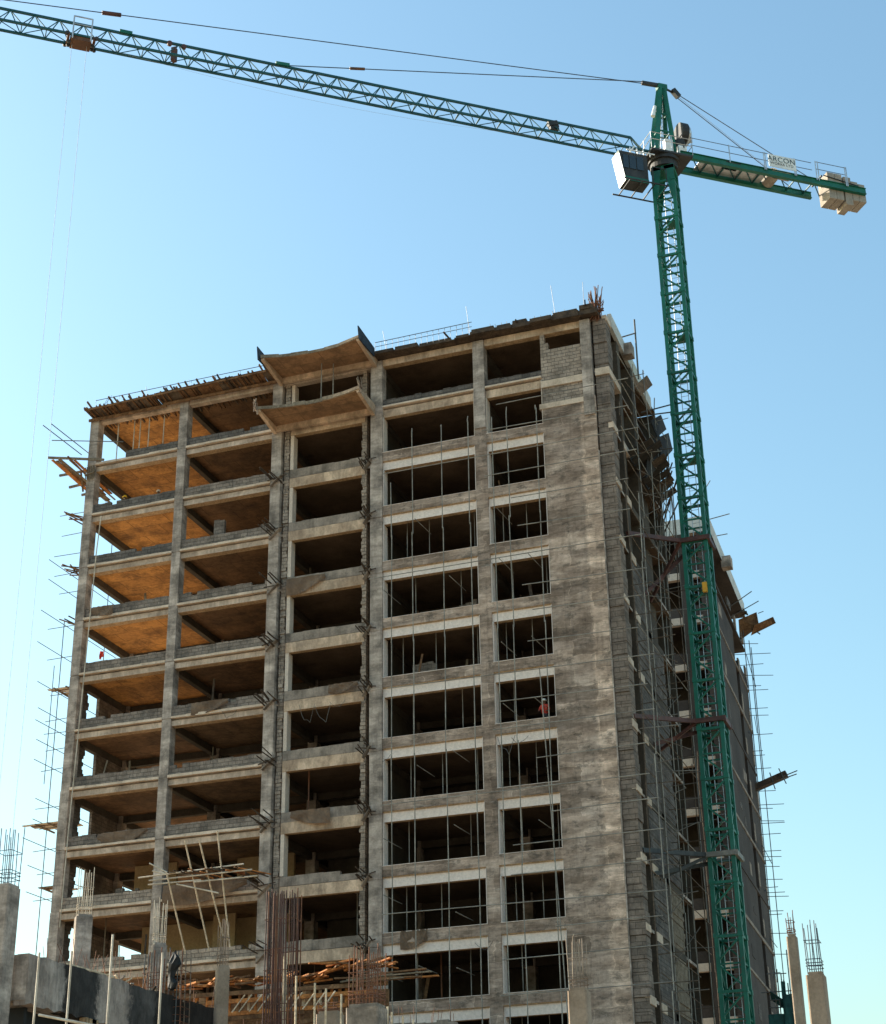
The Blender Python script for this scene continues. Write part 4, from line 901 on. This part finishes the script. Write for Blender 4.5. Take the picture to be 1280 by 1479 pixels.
for x, y in ((12, -23), (14.4, -9.5), (12, -16), (20, -9.2), (25.5, -9.2)):
    s = MB(); s.box(x, x+.5, y, y+.5, 0, 12.3 if x < 15 else 11.8); s.build('support_column', 'frame', PD)
for i in range(10): s = MB(); y = -23+R(0, 14); s.box(14.8, 15.1, y, y+R(.2, .6), zb-.15, zb+.05); s.build('spalled_lump', 'tan', PD)
for i in range(18): y = R(-19, -10); s = MB(); s.bar((14.8+R(-.2, .1), y, 14.02), (14.85+R(-.2, .25), y+R(-.4, .4), 14.06+R(0, .25)), R(.05, .16), .05); s.build('rubble_piece', random.choice(['ltimber', 'dtimber', 'frame']), PD)
s = MB(); s.bar((14.93, -21.3, 14.08), (14.93, -17.8, 14.14), .08, .06); s.build('batten', 'ltimber', PD)
s = MB(); s.box(9, 14.6, -23.4, -23.2, 0, 12.2); s.build('underdeck_shade_wall', 'tarpshade', PD); s = MB(); s.box(14.0, 14.2, -23.1, -8.5, 0, 12.2); s.build('underdeck_shade_wall', 'tarpshade', PD)  # black walls added below the deck to stand in for its shade
s = MB(); s.box(14.3, 30, -6.4, -6.2, 0, 12.4); s.build('underdeck_shade_wall', 'tarpshade', PD)  # another added black wall, dark only to give the underside shade
for i in range(34): y = R(-24, -9); s = MB(); s.tube((14.75+R(-.2, .2), y, 13.9), (14.75+R(-.35, .35), y+R(-.3, .3), 14.5+R(0, .75)), .012, 4); s.build('starter_bar', 'rust', PD)
for i in range(40): x = R(15.2, 26); s = MB(); s.tube((x, -8.6, 13.0), (x+R(-.1, .1), -8.6+R(-.1, .1), 13.3+R(0, .5)), .012, 4); s.build('starter_bar', 'rust', PD)

def bare_column(px0, px1, pyt, Y, dep, bar_top, label, mat='frame', barmat='rebar', nb=4, seed=0, zbot=0, rot=0):
    a, b = atY(px0, pyt, Y), atY(px1, pyt, Y); wd = b.x-a.x-.5*dep*.5; z = a.z
    B = thing('bare_column', ((a.x+b.x)/2, Y+dep/2, zbot), label, 'column', 'bare concrete columns with starter bars')
    cx_, cy_ = (a.x+b.x)/2, Y+dep/2; ca, sa = math.cos(rot), math.sin(rot)
    def rv(s):
        for v in s.v: dx, dy = v.x-cx_, v.y-cy_; v.x, v.y = cx_+dx*ca-dy*sa, cy_+dx*sa+dy*ca
        return s
    s = MB(); x0, x1 = a.x, a.x+wd; ch = .05
    s.prism([(x0+ch, Y), (x1-ch, Y), (x1, Y+ch), (x1, Y+dep-ch), (x1-ch, Y+dep), (x0+ch, Y+dep), (x0, Y+dep-ch), (x0, Y+ch)], zbot, z-.08)
    s.prism([(x0+.1, Y+.05), (x1-.05, Y+.06), (x1-.06, Y+dep-.05), (x0+.06, Y+dep-.1)], z-.08, z+.02)
    rv(s).build('shaft', mat, B)
    zt = atY((px0+px1)/2, bar_top, Y).z
    for i in range(nb):
        for yy in (.08, dep-.08):
            x = x0+.08+(wd-.16)*i/(nb-1); s = MB(); hh = zt-R(0, .35)
            s.tube((x, Y+yy, z-.05), (x+R(-.06, .06), Y+yy+R(-.04, .04), hh), .017, 5); rv(s).build('starter_bar', barmat, B)
    for t in (.1, .16, .22, .55): 
        s = MB(); zz = z+(zt-z)*t+R(-.03, .03); q = [(x0+.05, Y+.05), (x1-.05, Y+.05), (x1-.05, Y+dep-.05), (x0+.05, Y+dep-.05)]
        for i in range(4): s.tube((*q[i], zz+R(-.02, .02)), (*q[(i+1) % 4], zz+R(-.02, .02)), .014, 4)
        rv(s).build('tie', barmat, B)
    return B
M['brownc'] = concrete('brown_tinted_concrete', (.36, .27, .20), (.23, .165, .115), .6, .8, (.2, .14, .09), .4)
bare_column(-14, 20, 1278, -25, .8, 1190, 'grey column cut by the photo edge with tall starter bars against white sky', 'frame', 'cable', 5)
bare_column(106, 131, 1322, -12, .6, 1250, 'column rising behind the podium edge in front of the tower corner', 'frame', 'wpole', rot=.72)
bare_column(217, 239, 1363, -12, .5, 1294, 'short column with pale starter bars in front of the second tower column', 'frame', 'wpole', rot=.72)
bare_column(310, 330, 1395, -12, .5, 1325, 'pale column with rusty starter bars standing before the sunlit inner wall', 'brownc', 'rebar', rot=.72)
bare_column(456, 494, 1462, -16, .7, 1440, 'brown column under the orange formwork deck', 'brownc', 'rust', 3)
bare_column(499, 555, 1452, -30, .8, 1362, 'broad grey pier with a dense cage of rusty bars below the third bay', 'dirty', 'rust', 9)
bare_column(819, 853, 1428, -22, .6, 1348, 'tan edged column with bundled bars in front of the plastered pier', 'brownc', 'rebar', 5)
bare_column(1135, 1154, 1350, -8, .5, 1314, 'slim reddish column beside the rear scaffold', 'brownc', 'rust', 3)
bare_column(1163, 1197, 1405, -20, .7, 1320, 'thick tan column with tall cage of bars standing furthest from the tower', 'brownc', 'cable', 4)
# rusty column cage
def cage(px0, px1, py0, py1, Y, label, nb, mats, zlow=None):
    a = atY(px0, py0, Y); b = atY(px1, py0, Y); z1 = a.z; z0 = atY(px0, py1, Y).z if zlow is None else zlow
    B = thing('rebar_cage', ((a.x+b.x)/2, Y+.4, z0), label, 'rebar cage', 'tall rusty rebar cages')
    for i in range(nb):
        for yy in (0, .4, .8):
            if yy == .4 and i % 2: continue
            x = a.x+(b.x-a.x)*i/(nb-1)+R(-.04, .04); s = MB(); s.tube((x, Y+yy, z0), (x+R(-.06, .06), Y+yy, z1-R(0, .4)), .026, 5); s.build('vertical_bar', random.choice(mats), B)
    z = z0+.3
    while z < z1-.9:
        s = MB(); q = [(a.x, Y), (b.x, Y), (b.x, Y+.8), (a.x, Y+.8)]
        for i in range(4): s.tube((*q[i], z+R(-.03, .03)), (*q[(i+1) % 4], z+R(-.03, .03)), .015, 4)
        s.build('hoop', 'rust', B); z += .3 if z < z0+3.2 else R(.6, 1.4)
cage(384, 425, 1283, 1479, -14, 'tall dense cage of dark rusty bars rising in front of the third tower column', 11, ['rust', 'brown', 'brown'], 10)
s = MB(); p = atY(404, 1380, -14); s.tube((p.x+.05, -13.6, 9), (p.x+.05, -13.6, p.z), .1, 8); tag(s.build('casing_pipe', 'ltimber'), 'pale pipe standing inside the tall rusty rebar cage', 'pipe')
cage(208, 266, 1368, 1440, -13, 'low dark cluster of bars with a black bag beside the short pale-barred column', 8, ['rust', 'dpole', 'rebar'], 12.5)
s = MB(); p = atY(250, 1385, -13.3)
prof = [(.02, -1.3, .0), (.16, -1.25, .03), (.22, -1.0, .05), (.14, -.75, -.04), (.2, -.5, -.02), (.3, -.25, .06), (.22, 0, .1), (.09, .2, .05), (.02, .32, .12)]; nn = 12; o_ = len(s.v)
for (r_, z_, dx_) in prof:
    for i in range(nn): t = 2*math.pi*i/nn; rr = r_*R(.75, 1.25); s.v.append(p+Vector((dx_+math.cos(t)*rr, math.sin(t)*rr*.7, z_+R(-.05, .05))))
for j in range(len(prof)-1):
    for i in range(nn): s.face((o_+j*nn+i, o_+j*nn+(i+1) % nn, o_+(j+1)*nn+(i+1) % nn, o_+(j+1)*nn+i))
tag(s.build('plastic_bag', 'tarpshade'), 'black plastic bag snagged on the low cluster of bars', 'bag')

# orange formwork deck
B = thing('formwork_deck', (20, -8, 13.5), 'long orange timber formwork deck on stubby props in front of the lowest storey', 'formwork')
YF = -7.5
for i in range(88):
    t = i/87; px = 268+t*290; py = 1424-.066*(px-268)+R(-4, 4)+(-12 if px > 470 else 0); p = atY(px, py, YF+R(-.4, .4))
    s = MB(); d = R(.5, 1.5); s.bar(p+Vector((-d*.5, R(-.6, .6), R(-.12, .12))), p+Vector((d*.5, R(-.6, .6), R(-.08, .22))), R(.1, .22), R(.04, .08)); s.build('plank', random.choice(['otimber', 'otimber', 'timber', 'timber', 'otimber']), B)
for i in range(9):
    px = 520+i*9; p = atY(px, 1400-.1*(px-520)+14+R(-4, 8), YF-.6); s = MB(); s.bar(p+Vector((-1.2, 0, R(-.1, .1))), p+Vector((R(.6, 1.6), R(-.3, .3), R(-.15, .1))), .16, .06); s.build('plank', random.choice(['timber', 'otimber', 'gtimber']), B)
for (a_, b2, mt_) in (((262, 1440), (560, 1420), 'timber'), ((330, 1465), (500, 1452), 'otimber'), ((300, 1449), (545, 1432), 'otimber'), ((425, 1478), (520, 1462), 'timber'), ((320, 1473), (440, 1462), 'timber')):
    p, q = atY(*a_, YF-.5), atY(*b2, YF-.5); s = MB(); s.bar(p, q, .12, .18); s.build('bearer', mt_, B)
for i in range(22):
    px = 285+i*12+R(-3, 3); py = 1447-.06*(px-285); p = atY(px, py, YF-.3); s = MB(); s.bar(p+Vector((0, 0, -.55)), p+Vector((R(-.05, .05), 0, .35)), R(.07, .14), .1); s.build('stub_prop', random.choice(['otimber', 'timber', 'ltimber']), B)
for px in (335, 345, 360, 372, 405, 418, 437, 452, 466):
    p = atY(px, 1462-.04*(px-340), YF-1.2); s = MB(); s.bar(p, p+Vector((.45, .3, .75)), .16, .05); s.build('raking_board', 'ltimber', B)
s = MB(); p, q = atY(262, 1452, YF+1.5), atY(560, 1436, YF+1.5); s.box(p.x, q.x, YF+1.5, YF+1.7, 9.5, p.z); s.build('back_sheet', 'timber', B)
for i, x in enumerate((14.5, 18.4, 22.6)):
    s = MB(); s.box(x, x+.3, YF, YF+.3, 0, 12.8); s.build('leg', 'timber', B)
s = MB(); p = atY(290, 1479, YF-.2); q = atY(560, 1470, YF-.2); s.box(p.x, q.x, YF+.9, YF+1.1, 9, 13.2); s.build('shadow_sheet', 'tarpshade', B)

# guard posts and slender props in front
def post(px, pyt, pyb, Y, label, r=.036, mat='wpole', group='pale guard posts in front of the podium'):
    p = atY(px, pyt, Y); s = MB(); s.tube((p.x, Y, 0), (p.x, Y, p.z), r, 8); s.box(p.x-.12, p.x+.12, Y-.12, Y+.12, 0, .02)
    tag(s.build('guard_post', mat), label, 'post', group)
post(57, 1376, 0, -31, 'pale guard post nearest the photo edge before the podium edge, below the white sky')
post(104, 1374, 0, -31, 'pale guard post before the podium edge, under the column at the tower corner')
post(163, 1350, 0, -31, 'tallest pale guard post, standing before the darkest patch of the podium edge')
post(235, 1376, 0, -31, 'pale guard post before the black end of the podium edge, under the black bag')
p, q = atY(56, 1466, -31.05), atY(150, 1484, -31.05); s = MB(); s.tube(p, q, .04, 8); tag(s.build('guard_rail', 'wpole'), 'pale rail pole tied low across the guard posts before the podium', 'rail')
for px, py, lab in ((428, 1410, 'first'), (455, 1420, 'second'), (471, 1428, 'third'), (493, 1436, 'fourth'), (560, 1454, 'fifth'), (566, 1462, 'sixth'), (582, 1468, 'seventh'), (597, 1473, 'eighth')):
    post(px, py, 0, -26, f'thin pale stake below the orange deck, {lab} of eight counted from the rebar cage', .035, 'ltimber', 'thin stakes below the orange deck')
# platform with raking props in the second bay
B = thing('catch_platform', (9.5, -1.4, 23), 'brushwood platform of thin poles and boards slung before the second bay near the bottom', 'platform')
YP = -1.6
for (a_, b2) in (((200, 1268), (352, 1248)), ((215, 1272), (364, 1256)), ((214, 1278), (290, 1271)), ((280, 1274), (372, 1265)), ((216, 1247), (245, 1262)), ((220, 1258), (240, 1262)), ((255, 1277), (316, 1290))):
    p, q = atY(*a_, YP), atY(*b2, YP); s = MB(); s.tube(p, q, .04, 6); s.build('pole', 'wpole', B)
for i in range(22):
    px = 255+i*5; py = 1262-.1*(px-255)*.6; p = atY(px, py, YP); s = MB(); s.bar(p+Vector((-R(.2, .6), -.2, R(.0, .2))), p+Vector((R(.3, .9), R(.6, 1.3), R(-.25, .05))), .09, .04); s.build('brush_board', random.choice(['dtimber', 'timber', 'otimber', 'gtimber', 'dtimber']), B)
s = MB(); drape(s, 7.2, 12.0, -.35, atY(300, 1272, -.5).z, 1.0, .35, sag=.35); s.build('hanging_sacking', 'sack', B)
for (a_, b2, lab) in (((241, 1262), (268, 1378), 'first'), ((267, 1214), (302, 1372), 'second'), ((288, 1214), (322, 1352), 'third'), ((314, 1200), (332, 1368), 'fourth')):
    p, q = atY(*a_, YP-.2), atY(*b2, -.3); s = MB(); s.tube(p, q, .045, 6); tag(s.build('raking_prop', 'ltimber'), f'slanting pale pole through the brushwood platform, {lab} of four from the tower corner', 'pole', 'slanting poles through the brushwood platform')
# long conduit on the corner column
s = MB(); pts = [atY(a, b, -.22) for a, b in ((146, 745), (139, 800), (133, 862), (126, 930), (119, 1000), (112, 1070), (106, 1130), (99, 1200), (92, 1275), (86, 1340))]; s.path(pts, .035, 6); tag(s.build('conduit_pipe', 'wpole'), 'long pale conduit pipe running down the tower corner column', 'pipe')
# red cloth, net
p = atY(147, 947, 2.2); s = MB(); drape(s, p.x-.12, p.x+.15, 2.2, p.z+.25, .45, .35, 4, 4, .05); tag(s.build('red_rag', 'redcloth'), 'small red rag hanging in the open end of the tower', 'rag')
s = MB(); s.mi = 0
p0 = atY(1118, 1425, 10); 
a_ = atY(1112, 1432, 10.4); b2 = atY(1134, 1446, 10.4); s.plate([a_, b2, b2+Vector((0, .2, -.45)), a_+Vector((0, .2, -.4))], .05)
a_ = atY(1131, 1440, 10.2); drape(s, a_.x, a_.x+.75, 10.2, a_.z+.1, 4, 4, 8, 10, .2)
a_ = atY(1128, 1418, 10.3); drape(s, a_.x, a_.x+.22, 10.3, a_.z, 1.6, 1.2, 5, 8, .2)
a_ = atY(1110, 1466, 10.3); drape(s, a_.x, a_.x+1.2, 10.3, a_.z, 2.6, 2.4, 8, 8, .3)
NETO = s.build('debris_net', 'net'); tag(NETO, 'torn dark green debris net hung on poles beside the slim reddish column', 'net')
B = thing('net_frame', atY(1128, 1479, 10.5), 'cluster of thin upright poles carrying the torn green net', 'scaffold')
for px, py in ((1116, 1393), (1122, 1400), (1128, 1406), (1132, 1415), (1136, 1372), (1138, 1420)):
    p = atY(px, py, 10.5); s = MB(); s.tube((p.x, 10.5, 3), (p.x, 10.5, p.z), .03, 6); s.build('upright', 'dpole', B)
for pa, pb in (((1108, 1407), (1136, 1406)), ((1100, 1434), (1144, 1431)), ((1112, 1445), (1132, 1444)), ((1112, 1456), (1132, 1455)), ((1112, 1466), (1134, 1465))):
    s = MB(); s.tube(atY(*pa, 10.45), atY(*pb, 10.45), .028, 5); s.build('crossbar', 'dpole', B)

# ---------------------------------------------------------------- people
def person(x, y, zf, face, label, vest, helm, lean=.12, h=1.72):
    k = h/1.72
    J = {'pel': (0, 0, .95), 'wai': (0, .02, 1.1), 'che': (0, lean*.8, 1.32), 'nec': (0, lean*1.1, 1.47), 'hea': (0, lean*1.35, 1.56), 'cro': (0, lean*1.4, 1.67),
         'shl': (.18, lean*.9, 1.41), 'ell': (.27, lean+.08, 1.16), 'wrl': (.2, lean+.3, 1.05), 'shr': (-.18, lean*.9, 1.41), 'elr': (-.28, lean+.05, 1.15), 'wrr': (-.2, lean+.28, 1.02),
         'hil': (.1, 0, .9), 'knl': (.12, .05, .5), 'anl': (.13, 0, .09), 'tol': (.14, .17, .04), 'hir': (-.1, 0, .9), 'knr': (-.13, .02, .5), 'anr': (-.14, -.06, .09), 'tor': (-.15, .11, .04)}
    rad = {'pel': .15, 'wai': .14, 'che': .16, 'nec': .06, 'hea': .095, 'cro': .07, 'shl': .075, 'ell': .05, 'wrl': .035, 'shr': .075, 'elr': .05, 'wrr': .035, 'hil': .1, 'knl': .065, 'anl': .05, 'tol': .04, 'hir': .1, 'knr': .065, 'anr': .05, 'tor': .04}
    E_ = [('pel', 'wai'), ('wai', 'che'), ('che', 'nec'), ('nec', 'hea'), ('hea', 'cro'), ('che', 'shl'), ('shl', 'ell'), ('ell', 'wrl'), ('che', 'shr'), ('shr', 'elr'), ('elr', 'wrr'), ('pel', 'hil'), ('hil', 'knl'), ('knl', 'anl'), ('anl', 'tol'), ('pel', 'hir'), ('hir', 'knr'), ('knr', 'anr'), ('anr', 'tor')]
    for sd_, wn in ((1, 'wrl'), (-1, 'wrr')):
        wv = Vector(J[wn]); J[wn+'p'] = tuple(wv+Vector((-.01*sd_, .07, -.02))); rad[wn+'p'] = .032; E_.append((wn, wn+'p'))
        for fi in range(5):
            a = Vector(J[wn+'p'])+Vector(((fi-1.5)*.018*sd_, .035 if fi < 4 else -.02, 0)); nm = f'{wn}f{fi}'
            J[nm] = tuple(a+(Vector((0, .03, -.012)) if fi < 4 else Vector((-.05*sd_, .03, 0)))); rad[nm] = .009; E_.append((wn+'p', nm))
            J[nm+'t'] = tuple(Vector(J[nm])+Vector((0, .02, -.025-.004*fi))); rad[nm+'t'] = .008; E_.append((nm, nm+'t'))
    nm = list(J); rot = Matrix.Rotation(face, 3, 'Z')
    me = bpy.data.meshes.new('person'); me.from_pydata([rot @ (Vector(J[n])*k) for n in nm], [(nm.index(a), nm.index(b)) for a, b in E_], [])
    tmp = bpy.data.objects.new('tmp', me); COL.objects.link(tmp); sk = tmp.modifiers.new('s', 'SKIN'); ss = tmp.modifiers.new('u', 'SUBSURF'); ss.levels = 1; ss.render_levels = 1
    for i, n in enumerate(nm): me.skin_vertices[0].data[i].radius = (rad[n]*k, rad[n]*k*.85)
    me.skin_vertices[0].data[0].use_root = True
    dg = bpy.context.evaluated_depsgraph_get(); new = bpy.data.meshes.new_from_object(tmp.evaluated_get(dg)); bpy.data.objects.remove(tmp)
    new.materials.clear()
    for mm in ('skin', 'cloth', vest): new.materials.append(M[mm])
    inv = rot.inverted()
    for pl in new.polygons:
        c = inv @ (pl.center/k); pl.use_smooth = True
        pl.material_index = 0 if (c.z > 1.46 or (abs(c.x) > .15 and c.z < 1.12 and c.z > .85)) else (1 if c.z < .98 else 2)
    o = bpy.data.objects.new('person', new); o.location = (x, y, zf); COL.objects.link(o); tag(o, label, 'person', None); o['org'] = (x, y, zf)
    def part(name, mat, fn):
        s = MB(); fn(s); s.v = [rot @ (v*k)+Vector((x, y, zf)) for v in s.v]; p = s.build(name, mat, o, smooth=True); return p
    hy = lean*1.4
    def helmet(s):
        n = 14
        for (r0, z0, r1, z1) in ((.118, 1.63, .112, 1.68), (.112, 1.68, .085, 1.735), (.085, 1.735, .02, 1.76)): s.tube((0, hy, z0), (0, hy, z1), r0, n, r1)
        s.tube((0, hy+.03, 1.625), (0, hy+.03, 1.638), .14, n)
    part('helmet', helm, helmet)
    def vst(s):
        for sd_ in (1, -1): s.bar((.1*sd_, lean*.9+.12, 1.42), (.1*sd_, .13, 1.02), .13, .03, (0, 1, 0)); s.bar((.1*sd_, lean*.9-.13, 1.42), (.1*sd_, -.12, 1.02), .15, .03, (0, 1, 0))
    part('vest_panels', vest, vst)
    def fc(s):
        s.tube((0, hy+.08, 1.585), (0, hy+.125, 1.57), .018, 6, .022)
        for sd_ in (1, -1): s.tube((.035*sd_, hy+.08, 1.605), (.035*sd_, hy+.093, 1.605), .012, 6); s.bar((.1*sd_, hy, 1.57), (.1*sd_, hy, 1.61), .03, .04)
        s.bar((-.03, hy+.085, 1.535), (.03, hy+.085, 1.535), .012, .012)
    part('facial_features', 'skin', fc)
    return o
person(2.15, 1.9, Z(1)+.55, math.pi*.9, 'worker in a bright yellow vest half hidden behind the dark upstand of the end bay', 'hivis', 'helm', .2)
person(4.25, 1.9, Z(1)+.55, math.pi*1.1, 'worker in dark clothes and white helmet peeping over the upstand of the end bay', 'cloth', 'whelm', .3, 1.62)
person(27.75, .75, Z(6)+.55, math.pi, 'worker in red overalls leaning at a window beside the plastered pier', 'redv', 'whelm', .1)
